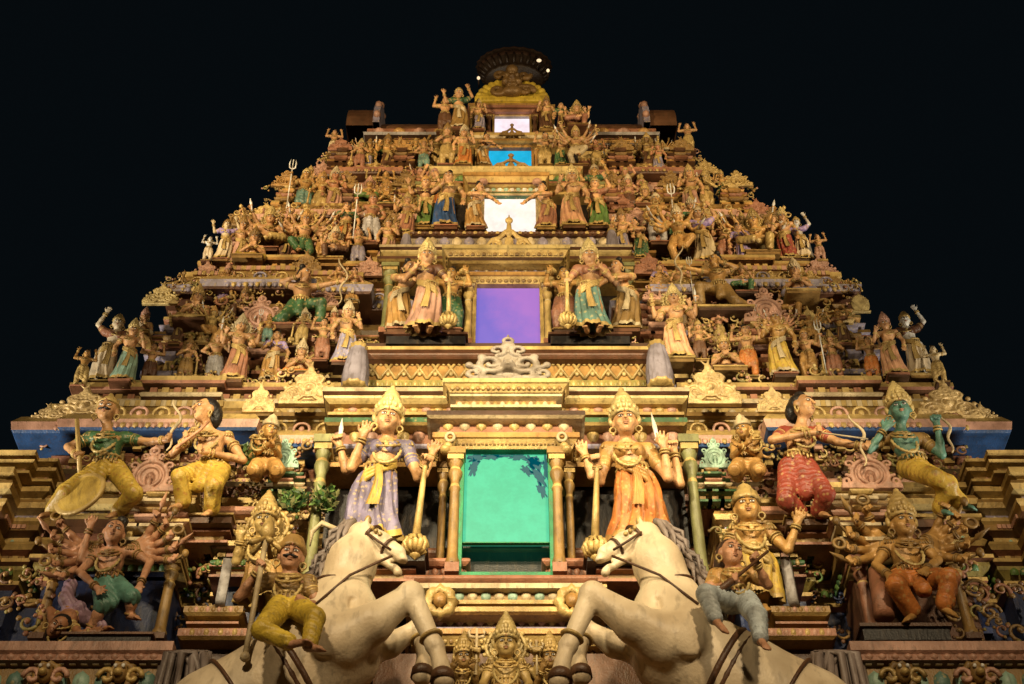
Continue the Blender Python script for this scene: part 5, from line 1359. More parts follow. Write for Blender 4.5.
for k in range(28):
    a = 2 * PI * k / 28
    mb.tube([cz + V3(math.cos(a) * R0 * r, math.sin(a) * R0 * r * .62, zb + HH * f) for r, f in ((.76, .2), (.87, .36), (.96, .58))], [.02, .03, .015], 'bronze', 6)
hood = tp('crown_hood', mb)
for px, py in ((539, 60.5), (548, 70.5), (478.5, 78)):
    mb = MB(); p_ = pt(px, py, 12.72 if px > 500 else 12.8); mb.ell(p_, (.04 if px < 545 and px > 500 else .026, .03, .025), G['glow_bead'], 10, 7); mb.tube([p_ + V3(0, .02, .02), p_ + V3(0, .25, .10)], .012, 'bronze', 6); tp('hood_bead', mb, hood)  # small glowing beads on bronze stems at the hood
for i in range(5):
    mb = MB(); x = -1.9 + i * .95
    mb.lathe([(0, 0), (.10, 0), (.12, .03), (.06, .07), (.16, .18), (.15, .28), (.06, .36), (.09, .40), (.03, .44), (.02, .58), (0, .70)], (x, Y0, 19.75 if i != 2 else 21.6), 'bronzegold', 16)
    tp('finial', mb)
# --- barrel roof behind the crown
mb = MB(); z0 = zz(139, 13.05)
seg = 14
for xa, xb in ((-2.12, -.78), (.78, 2.12)):
    rows = []
    for x in np.linspace(xa, xb, 6):
        rows.append([(x, Y0 - .98 * math.cos(a), z0 + .10 + .72 * math.sin(a) ** .8) for a in np.linspace(0, PI, seg)])
    mb.grid(np.array(rows), 'brown', smooth=False)
pl = mirror_plan([(.95, 13.9), (.95, 13.0), (2.2, 13.0)])
mb.sweep(pl, [(-.2, z0 - .28, 'darkbrown'), (-.2, z0 - .06, 'darkbrown'), (.06, z0 - .04, 'grey'), (.08, z0 + .01, 'grey'), (.03, z0 + .02, 'rose'), (.03, z0 + .16, 'brown'), (-.1, z0 + .18, 'brown')], closed=True)
mb.band(pl, .03, z0 + .03, .20, .12, .26, 'bead', ['pink', 'amber'], closed=True)
roof = tp('barrel_roof', mb)
for s in (-1, 1):
    mb = MB(); cx_ = s * 2.32
    for q, (r, th, key) in enumerate(((.52, .10, 'lavender'), (.44, .34, 'brown'))):
        P_ = []
        xs = (cx_ - s * .28, cx_ - s * .18) if q == 0 else (cx_ - s * .18, cx_ + s * .24)
        for x in xs: P_.append([(x, Y0 - .62 + 0 * a - r * 1.05 * math.cos(a), z0 + .34 + r * math.sin(a) * 1.35) for a in np.linspace(-.25, PI + .25, 20)])
        for f in (0, 1):
            ring = P_[f]; o_ = len(mb.v); mb.v.extend(ring); mb.f.append(tuple(range(o_, o_ + 20))); mb.c.append(key); mb.sm.append(False)
        mb.grid(np.array(P_), key, smooth=False)
    for k in range(7):
        a = PI * k / 6; mb.ell((cx_ - s * .24, Y0 - .62 - .52 * 1.05 * math.cos(a), z0 + .34 + .52 * 1.35 * math.sin(a)), (.06, .07, .07), 'pink', 8, 5)
    tp('roof_gable', mb, roof)

# --- side bodies of the five storeys
def eave(zs, ov, zl, zt, soff='blue', lip='pink', top='gold', t2='cream'):
    H = zt - zl
    return [(.03, zs, soff), (ov - .02, zs + .004, soff), (ov, zs + .03, lip), (ov + .02, zl, top), (ov - .04, zl + H * .25, top), (ov * .62, zl + H * .5, t2), (ov * .45, zl + H * .62, 'ochre'), (ov * .45, zl + H * .72, top), (ov * .52, zl + H * .75, top), (ov * .52, zl + H * .95, 'brown'), (-.25, zt, 'brown')]
def storey(W, D, cb, z0, zs, zl, zt, ov, bays, soff, wallc, cols, u):
    half = [(cb, D + .6), (cb, D + .14)]
    for x0, x1, pr in bays: half += [(x0, D + .14), (x0, D - pr), (x1, D - pr), (x1, D + .14)]
    half = half[:-1] if abs(bays[-1][1] - W) < 1e-6 else half + [(W, D + .14)]
    pl = mirror_plan(half); mb = MB(); H = zs - z0; r = [(0, z0, cols[0])]
    z = z0; i = 0
    while z < z0 + H * .50:              # courses of mouldings
        t = u * (.8 + .5 * ((i * 37) % 5) / 5); o = (.10, .02, .07, .13, .03)[i % 5] * u / .12
        c = cols[i % len(cols)]
        r += [(o, z, c), (o + .015, z + t * .5, c), (o, z + t * .9, 'maroon')]; z += t; i += 1
    r += [(.0, z, wallc), (.0, z0 + H * .76, cols[1]), (.06, z0 + H * .78, cols[0]), (.06, z0 + H * .84, 'maroon'), (.02, z0 + H * .86, cols[2]), (.09, z0 + H * .93, cols[2]), (.09, z0 + H * .97, wallc)]
    r += eave(zs, ov, zl, zt, soff, cols[3], cols[0], cols[1])
    orn = [(.10 * u / .12, z0 + u * (1.2 + 1.9 * k), u * .55, u * .5, u * .75, ('bead', 'dentil', 'petal_up')[k % 3], [cols[k % 4], cols[(k + 2) % 4]]) for k in range(int(H * .5 / (1.9 * u)))]
    orn += [(ov + .012, zs + .01, .06 * u / .1, .07 * u / .1, .085 * u / .1, 'petal', [cols[3], cols[0]]), (.06, z0 + H * .78, u * .5, H * .055, u * .7, 'bead', [cols[2], cols[3]]), (ov * .52, zl + (zt - zl) * .76, u * .5, (zt - zl) * .17, u * .62, 'dentil', [cols[0], cols[1]])]
    if zs < 11: orn += [(.06, zs - .13, .10, .12, .24, 'dentil', [cols[0], cols[2]]), (.17, zs - .07, .08, .065, .24, 'dentil', [cols[3], cols[0]])]
    orn += [(ov - .05, zl + (zt - zl) * .12, (zt - zl) * .36, (zt - zl) * .34, (zt - zl) * .62, 'arch', [cols[0], cols[3]])]
    prof(mb, pl, r, orn)
    return tp('storey', mb), pl
storey(4.46, 10.74, 1.75, 9.88, 10.62, 10.74, 11.2, .42, [(2.9, 4.0, .10), (4.16, 4.46, .06)], 'blue', 'maroon', ['gold', 'cream', 'rose', 'pink', 'ochre'], .10)
storey(3.76, 11.42, 1.45, 11.15, 13.42, 13.55, 13.95, .28, [(1.9, 2.4, .12), (2.55, 3.3, .2), (3.42, 3.76, .12)], 'maroon', 'brown', ['gold', 'pink', 'ochre', 'lavender', 'cream'], .11)
storey(3.06, 12.20, 1.25, 13.9, 15.66, 15.78, 16.08, .28, [(1.5, 1.9, .1), (2.1, 2.65, .18), (2.78, 3.06, .1)], 'maroon', 'brown', ['ochre', 'gold', 'rose', 'pink', 'mint'], .10)
storey(2.48, 12.76, 1.0, 16.05, 17.38, 17.48, 17.72, .24, [(1.25, 1.6, .1), (1.8, 2.25, .15), (2.32, 2.48, .1)], 'maroon', 'brown', ['gold', 'ochre', 'pink', 'rose', 'cream'], .09)
storey(2.15, 13.16, .7, 17.7, 18.72, 18.80, 18.96, .16, [(.9, 1.2, .08), (1.4, 1.8, .12)], 'darkbrown', 'brown', ['ochre', 'rose', 'gold', 'amber', 'maroon'], .08)
# moulded plinths the statue rows stand on, and a ledge halfway up the second storey
for n, (cb, W, D, za, zb_, cc) in enumerate(((1.78, 4.5, 10.52, 11.12, 11.56, ('ochre', 'gold', 'cream', 'rose')), (1.5, 3.72, 11.24, 13.9, 14.26, ('ochre', 'gold', 'rose', 'amber')), (1.3, 2.95, 11.98, 16.0, 16.12, ('ochre', 'rose', 'gold', 'amber')), (1.55, 3.95, 10.98, 12.56, 12.72, ('maroon', 'rose', 'gold', 'ochre')))):
    mb = MB(); H = zb_ - za
    pl = mirror_plan([(cb, D + .7), (cb, D + .1), (cb + .45 * (W - cb), D + .1), (cb + .45 * (W - cb), D), (cb + .72 * (W - cb), D), (cb + .72 * (W - cb), D + .1), (W, D + .1)])
    r = [(-.3, za, cc[0]), (.04, za, cc[0]), (.04, za + H * .12, 'maroon'), (-.02, za + H * .15, cc[1]), (-.02, za + H * .36, 'brown'), (.04, za + H * .40, cc[2]), (.06, za + H * .47, cc[2]), (.04, za + H * .54, 'maroon'), (-.03, za + H * .57, cc[0]), (-.03, za + H * .78, 'brown'), (.05, za + H * .80, cc[3]), (.07, za + H * .86, cc[1]), (.07, zb_ - .002, 'brown'), (-.5, zb_, 'brown')]
    prof(mb, pl, r, [(-.02, za + H * .17, H * .2, H * .18, H * .28, 'bead', [cc[1], cc[2]]), (-.03, za + H * .59, H * .16, H * .17, H * .24, 'dentil', [cc[3], cc[1]])])
    tp('statue_plinth', mb)
# solid core so nothing is hollow
mb = MB(); 
for w, d, a, b in ((4.2, 11.02, 8, 11.15), (3.7, 11.85, 11.15, 14), (3.0, 12.82, 14, 16.1), (2.5, 13.38, 16.1, 17.75), (2.0, 13.78, 17.75, 19.2)): mb.box(-w, w, d, 2 * Y0 - d, a, b, 'darkbrown')
tp('core', mb)

# --- pavilions
def pavilion(px, yb, yt, wpx, d, cols=('gold', 'pink', 'ochre', 'rose'), ckind='horseshoe', ckey='pink', ch=0, cw=.9, layers=4, cd=0.):
    """stepped little shrine: two posts, courses of mouldings, a carved crest"""
    s = mpp((yb + yt) / 2, d); x = xx(px, yb, d); z0, z1 = zz(yb, d), zz(yt, d); H = z1 - z0; w = wpx * s / 2; mb = MB()
    layer(mb, x, w * .86, z0, z0 + H * .30, d + .06, .4, cols[2], 'flat')
    for e in (-1, 0, 1): layer(mb, x + e * w * .62, w * .15, z0, z0 + H * .30, d - .02, .06, cols[0], 'cove', cols[3])
    z = z0 + H * .30; n = layers
    for i in range(n):
        t = H * .70 / n; k = 1.0 - .09 * i
        layer(mb, x, w * k * .92, z, z + t * .42, d + .03 + .02 * i, .4, cols[(i + 3) % 4], 'flat')
        for e in (-1, 0, 1):                  # broken front: the middle third stands forward
            hw = w * k * (.36 if e == 0 else .31); layer(mb, x + e * w * k * .66, hw, z + t * .45, z + t * .97, d - (.07 if e == 0 else .0) + .02 * i, .4, cols[(i + (1 if e == 0 else 0)) % 4], 'round' if i % 2 else 'lip', cols[(i + 1) % 4])
        z += t
    o = tp('pavilion', mb)
    if ch: crest(ckind, ckey, px - (px - CXP) * .05 * 0, yt, yt - ch, wpx * cw, d + cd, None)
    return o
pavilion(147, 545, 492, 70, 9.82, ('gold', 'pink', 'ochre', 'cream'), 'horseshoe', 'pink', 46, .78)
pavilion(873, 545, 489, 72, 9.82, ('gold', 'pink', 'ochre', 'cream'), 'horseshoe', 'pink', 44, .82)
for s, x1, x2 in ((-1, 240, 282), (1, 775, 716)):
    stack('shoulder_courses', [(32, 507, 514, 9.98, 'rose', 'lip', 'pink'), (28, 514, 526, 10.08, 'gold', 'cove', 'ochre', [(.0, .2, .9, .9, 'petal_up', ['leaf', 'yellow2'])]), (30, 526, 531, 10.02, 'maroon', 'lip', 'rose'), (24, 531, 541, 10.12, 'ochre', 'round', None), (26, 541, 549, 10.06, 'gold', 'lip', 'maroon'), (22, 549, 560, 10.14, 'brown', 'flat', None, [(.0, .1, .9, .8, 'dentil', ['gold', 'rose'])]),
        (25, 560, 568, 10.06, 'green', 'round', None, [(.03, .1, .9, .8, 'bead', ['leaf', 'gold'])]), (24, 568, 580, 10.10, 'ochre', 'cove', 'rose'), (20, 580, 640, 10.2, 'navy', 'flat', None)], px=x1)
    pavilion(x2, 506, 468, 40, 10.28, ('ochre', 'cream', 'rose', 'green'), 'horseshoe', 'mint', 30, .8)
# stepped slabs beside the riders
for s, x in ((-1, 214), (1, 800)):
    stack('stepped_slab', [(26, 606, 616, 9.72, 'ochre', 'lip', 'gold', [(.03, .2, .8, .8, 'bead', ['ochre', 'pink'])]), (20, 616, 627, 9.8, 'ochre', 'cove', 'rose'), (32, 628, 640, 9.70, 'rose', 'lip', 'ochre', [(.03, .25, .8, .9, 'petal_up', ['pink', 'gold'])]), (28, 640, 690, 9.84, 'darkbrown', 'flat', None)], px=x)
    mb = MB(); a = pt(x + s * -6, 604, 9.66); b = pt(x - s * 12 + s * -2, 562, 9.9)
    mb.tube([a, b], [.055, .055], 'grey', 4); tp('slanting_post', mb)
for px, y0, y1, w, d in ((108, 633, 643, 92, 9.52), (905, 624, 639, 92, 9.52)): pedestal(px, y0, y1, w, d, 'black', .55, 'brown')
for px in (48, 166, 866, 962):
    pilaster(px, 642, 560, 12, 9.98, 'rose' if px in (866,) else 'ochre', 'gold', base='brown')
stack('niche_back', [(62, 545, 640, 10.16, 'navy', 'flat', None)], px=108); stack('niche_back', [(58, 545, 640, 10.16, 'maroon', 'flat', None)], px=914)
for s, x in ((1, 100), (-1, 905)):
    pedestal(x, 516, 526, 80, 9.82, 'brown', .5, 'gold')
pedestal(206, 514, 522, 56, 9.88, 'brown', .5, 'gold'); pedestal(812, 516, 524, 56, 9.88, 'brown', .5, 'gold')
# throne post by the seated god, carved scroll panel behind
mb = MB(); mb.tube([pt(884, 616, 9.62), pt(878, 572, 9.8)], .085, 'rose', 14); tp('throne_post', mb)
mb = MB()
for cx_, cy_, r in ((975, 590, 14), (955, 615, 12), (990, 612, 11), (968, 566, 9)):
    c0 = pt(cx_, cy_, 10.12); rr = r * mpp(cy_, 10.1)
    mb.tube([c0 + V3(rr * (1 - t / 9) * math.cos(t), 0, rr * (1 - t / 9) * math.sin(t)) for t in np.linspace(0, 8, 22)], .018, 'ochre', 5)
tp('scroll_panel', mb)

# crests along the eaves: (kind, paint, x, base, top, width, distance)
for a in (('cloud', 'gold2', 80, 420, 388, 62, 10.30), ('cloud', 'gold2', 307, 404, 366, 54, 10.25), ('cloud', 'gold2', 712, 404, 364, 56, 10.25), ('cloud', 'gold2', 952, 420, 382, 60, 10.30), ('cloud', 'gold2', 258, 412, 384, 30, 10.25), ('cloud', 'gold2', 775, 412, 386, 32, 10.25),
          ('cloud', 'gold2', 45, 424, 405, 34, 10.30), ('cloud', 'gold2', 985, 424, 404, 32, 10.30), ('shell', 'gold', 205, 342, 318, 30, 11.0), ('shell', 'yellow2', 813, 340, 308, 26, 10.98), ('cloud', 'yellow2', 160, 304, 284, 34, 11.0),
          ('cloud', 'pink', 205, 280, 262, 32, 11.2), ('cloud', 'pink', 822, 278, 256, 34, 11.2), ('cloud', 'pink', 368, 276, 258, 34, 11.2), ('cloud', 'rose', 650, 274, 254, 32, 11.2), ('shell', 'yellow2', 862, 312, 294, 26, 11.0), ('cloud', 'ochre', 305, 272, 252, 30, 11.2), ('cloud', 'ochre', 718, 272, 252, 30, 11.2),
          ('cloud', 'gold', 265, 216, 204, 30, 11.98), ('cloud', 'rose', 758, 214, 200, 30, 11.98), ('cloud', 'gold', 330, 212, 198, 24, 11.98), ('cloud', 'ochre', 698, 212, 198, 24, 11.98), ('cloud', 'gold', 400, 210, 196, 24, 11.98), ('cloud', 'rose', 624, 210, 196, 24, 11.98),
          ('cloud', 'pink', 322, 174, 162, 24, 12.5), ('cloud', 'gold', 706, 173, 160, 24, 12.5), ('cloud', 'gold', 375, 173, 161, 20, 12.5), ('cloud', 'ochre', 650, 172, 160, 20, 12.5)): crest(*a)
rk = random.Random(3)
for x in list(range(182, 372, 38)) + list(range(662, 850, 38)): crest(rk.choice(('peak', 'cloud', 'horseshoe')), rk.choice(('gold', 'ochre', 'rose', 'amber')), x + rk.uniform(-4, 4), 289, 271, 26, 11.02)
for x in list(range(262, 420, 36)) + list(range(620, 770, 36)): crest(rk.choice(('peak', 'cloud')), rk.choice(('gold', 'ochre', 'rose', 'amber')), x, 221, 208, 20, 11.84)
# carved scrollwork filling the wall panels
def scrollwork(x0, x1, y0, y1, d, n, sz, keys, seed):
    r = random.Random(seed)
    for sd in (-1, 1):
        mb = MB()
        for i in range(n):
            px = CXP + sd * r.uniform(x0, x1); py = r.uniform(y0, y1); c0 = pt(px, py, d + r.uniform(-.05, .03)); R_ = r.uniform(.6, 1.1) * sz * mpp(py, d); k = r.choice(keys); dr = r.choice((-1, 1)); a0 = r.uniform(0, 6)
            mb.tube([c0 + V3(R_ * (1 - t / 8.2) * math.cos(a0 + dr * t), -.02 - .006 * t, R_ * (1 - t / 8.2) * math.sin(a0 + dr * t)) for t in np.linspace(0, 7.4, 16)], [R_ * (.24 - .012 * j) for j in range(16)], k, 6)
            mb.ell(c0 + V3(0, -.06, 0), (R_ * .3, R_ * .3, R_ * .32), r.choice(keys), 7, 5)
            for j in range(3):
                a = a0 + 2.1 * j; mb.ell(c0 + V3(math.cos(a), 0, math.sin(a)) * R_ * 1.15 + V3(0, -.03, 0), (R_ * .3, R_ * .24, R_ * .3), r.choice(keys), 6, 4)
        tag(tp('scrollwork', mb), kind='stuff')
KS = ('gold', 'ochre', 'gold', 'pink', 'rose', 'amber', 'yellow2', 'olive')
scrollwork(190, 340, 300, 372, 11.02, 70, 7, KS, 1); scrollwork(195, 400, 372, 388, 10.62, 30, 6, KS, 2); scrollwork(140, 285, 226, 264, 11.85, 60, 6, KS, 3)
scrollwork(110, 245, 184, 214, 12.42, 56, 5.5, KS, 4); scrollwork(80, 190, 150, 170, 12.85, 44, 5, KS, 5); scrollwork(200, 470, 444, 505, 10.52, 70, 8, KS, 6); scrollwork(205, 340, 505, 580, 10.30, 34, 8, ('ochre', 'olive', 'gold', 'leaf', 'rose'), 7)
scrollwork(200, 345, 276, 296, 11.06, 40, 5.5, KS, 8); scrollwork(428, 508, 566, 640, 9.98, 16, 10, ('ochre', 'brown', 'ochre', 'rose', 'olive'), 12); scrollwork(285, 345, 590, 640, 10.5, 12, 8, ('navy', 'brown', 'ochre'), 13); scrollwork(88, 170, 340, 352, 10.9, 8, 5, KS, 10)
# pavilions of the upper storeys
pavilion(258, 378, 328, 46, 10.9, ('gold', 'pink', 'ochre', 'rose'), 'horseshoe', 'pink', 32, 1.0)
pavilion(768, 376, 322, 46, 10.9, ('gold', 'pink', 'amber', 'rose'), 'horseshoe', 'pink', 34, 1.0)
pavilion(165, 380, 304, 50, 11.05, ('gold', 'rose', 'ochre', 'lavender'), layers=6); pavilion(858, 378, 302, 54, 11.05, ('gold', 'amber', 'ochre', 'lavender'), layers=6)
pavilion(322, 360, 306, 36, 11.05, ('ochre', 'pink', 'brown', 'rose'), 'horseshoe', 'pink', 20, .9); pavilion(660, 352, 300, 38, 11.05, ('ochre', 'pink', 'brown', 'rose'), 'horseshoe', 'pink', 22, .9)
for x, s in ((240, 1), (305, 1), (385, 1), (638, 1), (712, 1), (775, 1)):
    pavilion(x, 268, 226, 36, 11.52, random.choice((('gold', 'ochre', 'rose', 'amber'), ('ochre', 'pink', 'gold', 'rose'))), 'horseshoe', random.choice(('ochre', 'pink', 'gold')), 18, .95)
for x in (285, 345, 405, 612, 672, 738):
    pavilion(x, 216, 186, 28, 12.02, random.choice((('gold', 'ochre', 'rose', 'amber'), ('amber', 'pink', 'ochre', 'rose'))), 'horseshoe', random.choice(('ochre', 'amber', 'gold')), 15, 1.)
for x in (340, 400, 622, 682):
    pavilion(x, 172, 150, 25, 12.48, ('amber', 'rose', 'ochre', 'brown'), 'cloud', random.choice(('ochre', 'amber', 'rose')), 12, .9, layers=3)
# fluted urns at the ends of the lozenge frieze, smaller ones above
for px, yb, yt, w, d in ((354, 390, 342, 26, 10.45), (661, 388, 340, 26, 10.45), (405, 256, 232, 12, 11.3), (613, 252, 228, 12, 11.3)):
    s = mpp(yb, d); x = xx(px, yb, d); z0 = zz(yb, d); H = zz(yt, d) - z0; r = w * s / 2; mb = MB()
    mb.lathe([(0, 0), (r * .9, 0), (r, .06 * H), (r * .95, .1 * H), (r * 1.0, .3 * H), (r * .82, .62 * H), (r * .62, .82 * H), (r * .70, .88 * H), (r * .5, .93 * H), (0, H)], (x, d, z0), ['gold', 'gold', 'urn', 'urn', 'urn', 'urn', 'gold', 'gold', 'gold', 'gold'], 30, 10, .09)
    tp('fluted_urn', mb)

# ------------------------------------------------------------------ statues along the upper ledges
ORD = ['nearest the axis', 'second', 'third', 'fourth', 'fifth', 'sixth', 'seventh', 'eighth', 'ninth', 'tenth', 'eleventh', 'twelfth']
COLN = dict(lavender='pale violet', red='red', grey='grey', gold='golden', teal='teal', cream='cream', green='green', pink='pink', peach='peach', yellow='yellow', orange='orange', white='white', blue='blue', brown='brown', purple='purple', amber='amber', rose='rose red', maroon='maroon', leaf='leaf green', mint='mint green', ochre='ochre', ivory='ivory')
POSE = dict(devi='standing goddess', devi_raise='goddess with one arm raised', devi_four='four armed haloed goddess', devi_lotus='standing woman with a topknot', male_hip='crowned man with a hand on his hip', male_spear='god holding a trident', male_club='haloed guardian with a club', gana_lift='attendant lifting both arms',
            sit_four='seated haloed god', sit_devi='seated goddess', sit_many='seated many armed god', dance_many='dancing many armed god', archer='kneeling archer', reach='woman leaning and reaching out', pray='cross legged praying figure')
WIN = {2: 'violet window', 3: 'white window', 4: 'cyan window', 5: 'pink white window'}
LST = []
def st(tier, px, yb, hpx, pose, cloth, d, mir=None, skin='skin', rz=None, **roles):
    LST.append((tier, px, yb, hpx, pose, cloth, d, mir, skin, rz, roles))
# second storey: beside the violet window
st(2, 423, 334, 78, 'devi_club', 'pink', 10.6, False, 'skin'); st(2, 593, 334, 78, 'devi_club', 'teal', 10.6, True, 'skin')
st(2, 401, 334, 62, 'reach', 'amber', 10.95, True); st(2, 626, 333, 62, 'reach', 'ochre', 10.95, False)
st(2, 449, 334, 58, 'gana_lift', 'green', 11.0, False, 'amber'); st(2, 566, 334, 58, 'gana_lift', 'rose', 11.0, True, 'amber')
# wings of the second storey
for a in ((343, 366, 54, 'devi', 'lavender', 10.7), (232, 383, 58, 'devi_four', 'rose', 10.55), (211, 383, 46, 'male_hip', 'grey', 10.75), (270, 384, 46, 'devi_lotus', 'amber', 10.75), (121, 384, 54, 'devi', 'mint', 10.55), (102, 386, 62, 'devi_raise', 'ivory', 10.7, None, 'ivory'), (78, 388, 34, 'gana_lift', 'gold', 10.45, None, 'amber'),
          (297, 330, 54, 'archer', 'green', 10.95, True), (320, 362, 38, 'gana_lift', 'rose', 10.75), (336, 300, 32, 'male_hip', 'gold', 11.1), (352, 304, 30, 'devi_lotus', 'amber', 11.1), (192, 330, 36, 'pray', 'gold', 11.0), (222, 305, 34, 'devi', 'purple', 11.1), (240, 328, 34, 'sit_devi', 'brown', 11.05), (182, 384, 40, 'male_club', 'ochre', 10.8), (298, 384, 36, 'pray', 'orange', 10.75), (140, 340, 26, 'pray', 'cream', 10.95), (146, 384, 36, 'gana_lift', 'maroon', 10.75),
          (680, 363, 66, 'devi_four', 'peach', 10.7), (785, 378, 60, 'devi', 'yellow', 10.55, None, 'amber'), (752, 380, 48, 'gana_lift', 'orange', 10.75), (812, 380, 46, 'male_spear', 'amber', 10.75), (897, 378, 54, 'devi', 'peach', 10.55), (920, 379, 58, 'devi_raise', 'ivory', 10.7, None, 'white'), (942, 384, 34, 'gana_lift', 'gold', 10.45, None, 'cream'),
          (722, 312, 50, 'archer', 'ochre', 10.95, False, 'amber'), (702, 362, 36, 'male_hip', 'brown', 10.75), (662, 300, 30, 'devi_lotus', 'amber', 11.1), (682, 302, 34, 'male_spear', 'gold', 11.1), (800, 304, 36, 'pray', 'lavender', 11.0), (792, 326, 34, 'sit_devi', 'amber', 11.05), (838, 380, 42, 'male_club', 'rose', 10.8), (728, 380, 38, 'pray', 'maroon', 10.75), (745, 300, 30, 'sit_four', 'green', 11.0), (876, 380, 38, 'gana_lift', 'orange', 10.75)):
    st(2, *a)
# third storey
for a in ((446, 231, 50, 'devi_lotus', 'blue', 11.55), (476, 231, 40, 'reach', 'amber', 11.6, True), (574, 230, 52, 'devi', 'peach', 11.55, True), (546, 231, 40, 'reach', 'rose', 11.6, False), (598, 230, 44, 'devi_raise', 'leaf', 11.65), (424, 231, 46, 'devi_raise', 'leaf', 11.65, True),
          (221, 262, 36, 'devi_raise', 'ivory', 11.25, True, 'cream'), (236, 268, 42, 'devi', 'pink', 11.3), (264, 262, 44, 'sit_many', 'gold', 11.5), (300, 268, 48, 'dance_many', 'green', 11.45), (320, 264, 36, 'male_hip', 'amber', 11.5), (343, 250, 40, 'devi_lotus', 'orange', 11.5), (369, 246, 46, 'male_spear', 'grey', 11.45, None, 'tan'), (386, 260, 36, 'devi', 'pink', 11.4), (332, 268, 34, 'sit_four', 'brown', 11.4), (282, 266, 38, 'devi', 'maroon', 11.5), (250, 268, 32, 'pray', 'yellow', 11.3), (356, 268, 34, 'gana_lift', 'lavender', 11.4), (206, 262, 22, 'gana_lift', 'ivory', 11.2, None, 'white'), (405, 236, 36, 'devi_four', 'rose', 11.55),
          (624, 258, 40, 'devi', 'lavender', 11.4), (640, 262, 36, 'reach', 'green', 11.45, False), (660, 246, 46, 'male_spear', 'grey', 11.45, None, 'amber'), (682, 266, 50, 'dance_many', 'amber', 11.4, None, 'amber'), (705, 266, 50, 'devi_raise', 'cream', 11.4), (728, 264, 40, 'male_hip', 'rose', 11.5), (760, 266, 46, 'sit_many', 'gold', 11.45, None, 'amber'), (790, 262, 44, 'devi', 'red', 11.35), (804, 262, 38, 'devi_raise', 'ivory', 11.35, None, 'white'), (744, 266, 36, 'devi_lotus', 'purple', 11.4), (774, 264, 38, 'male_club', 'green', 11.45), (822, 262, 24, 'gana_lift', 'pink', 11.2), (694, 240, 34, 'sit_devi', 'yellow', 11.6)):
    st(3, *a)
# fourth and fifth storeys: crowded rows
r4 = random.Random(11); KEYS = ['gold', 'amber', 'rose', 'orange', 'green', 'pink', 'ochre', 'lavender', 'yellow', 'maroon', 'cream', 'teal', 'brown', 'peach', 'grey', 'leaf']
PS = ['dance_many', 'devi', 'male_hip', 'sit_many', 'devi_four', 'gana_lift', 'male_spear', 'sit_four', 'devi_raise', 'male_club', 'pray']
def row(tier, x0, x1, n, yb, slope, hp, d):
    for i in range(n):
        x = x0 + (x1 - x0) * i / max(n - 1, 1) + r4.uniform(-3, 3)
        if any(abs(x - v) < 13 for v in {4: (285, 345, 405, 612, 672, 738), 5: (340, 400, 622, 682)}.get(tier, ())): continue
        p = PS[(i * 3 + tier + n) % len(PS)]
        if i == 0 and 'many' in p: p = 'devi_raise'
        hh = hp * r4.uniform(.88, 1.15) * (.74 if p in ('pray',) else .88 if p.startswith('sit') else 1)
        st(tier, x, yb + slope * i + r4.uniform(-2, 2), hh, p, KEYS[(i * 5 + tier * 3 + n) % len(KEYS)], d + r4.uniform(-.08, .08), r4.random() < .5, r4.choice(('skin', 'amber', 'gold', 'tan', 'ochre', 'rosy')))
row(4, 284, 432, 10, 216, -.2, 36, 12.05); row(4, 742, 600, 10, 215, -.2, 36, 12.05)
row(4, 304, 420, 8, 199, 0, 24, 12.45); row(4, 722, 612, 8, 198, 0, 24, 12.45)
for a in ((463, 168, 34, 'devi', 'orange', 12.22), (484, 168, 28, 'reach', 'amber', 12.4, True), (562, 168, 28, 'devi', 'green', 12.3), (577, 168, 34, 'dance_many', 'cream', 12.2), (546, 168, 30, 'gana_lift', 'gold', 12.4), (446, 168, 36, 'male_club', 'gold', 12.3)): st(4, *a)
row(5, 330, 436, 9, 172, -.1, 27, 12.5); row(5, 694, 600, 9, 171, -.1, 27, 12.5)
row(5, 345, 430, 6, 158, 0, 15, 12.85); row(5, 680, 606, 6, 158, 0, 15, 12.85)
for a in ((458, 132, 36, 'devi_raise', 'ochre', 12.55, True), (444, 134, 31, 'gana_lift', 'brown', 12.6), (478, 132, 26, 'devi', 'lavender', 12.7), (547, 132, 28, 'devi', 'brown', 12.7), (578, 134, 26, 'sit_four', 'rose', 12.5), (562, 132, 24, 'devi_lotus', 'maroon', 12.7), (332, 156, 22, 'gana_lift', 'cream', 12.6), (690, 152, 24, 'gana_lift', 'gold', 12.6)): st(5, *a)
row(2, 176, 330, 6, 345, 0, 30, 10.95); row(2, 846, 690, 6, 345, 0, 30, 10.95); row(3, 250, 398, 7, 246, 0, 26, 11.62); row(3, 770, 622, 7, 246, 0, 26, 11.62)
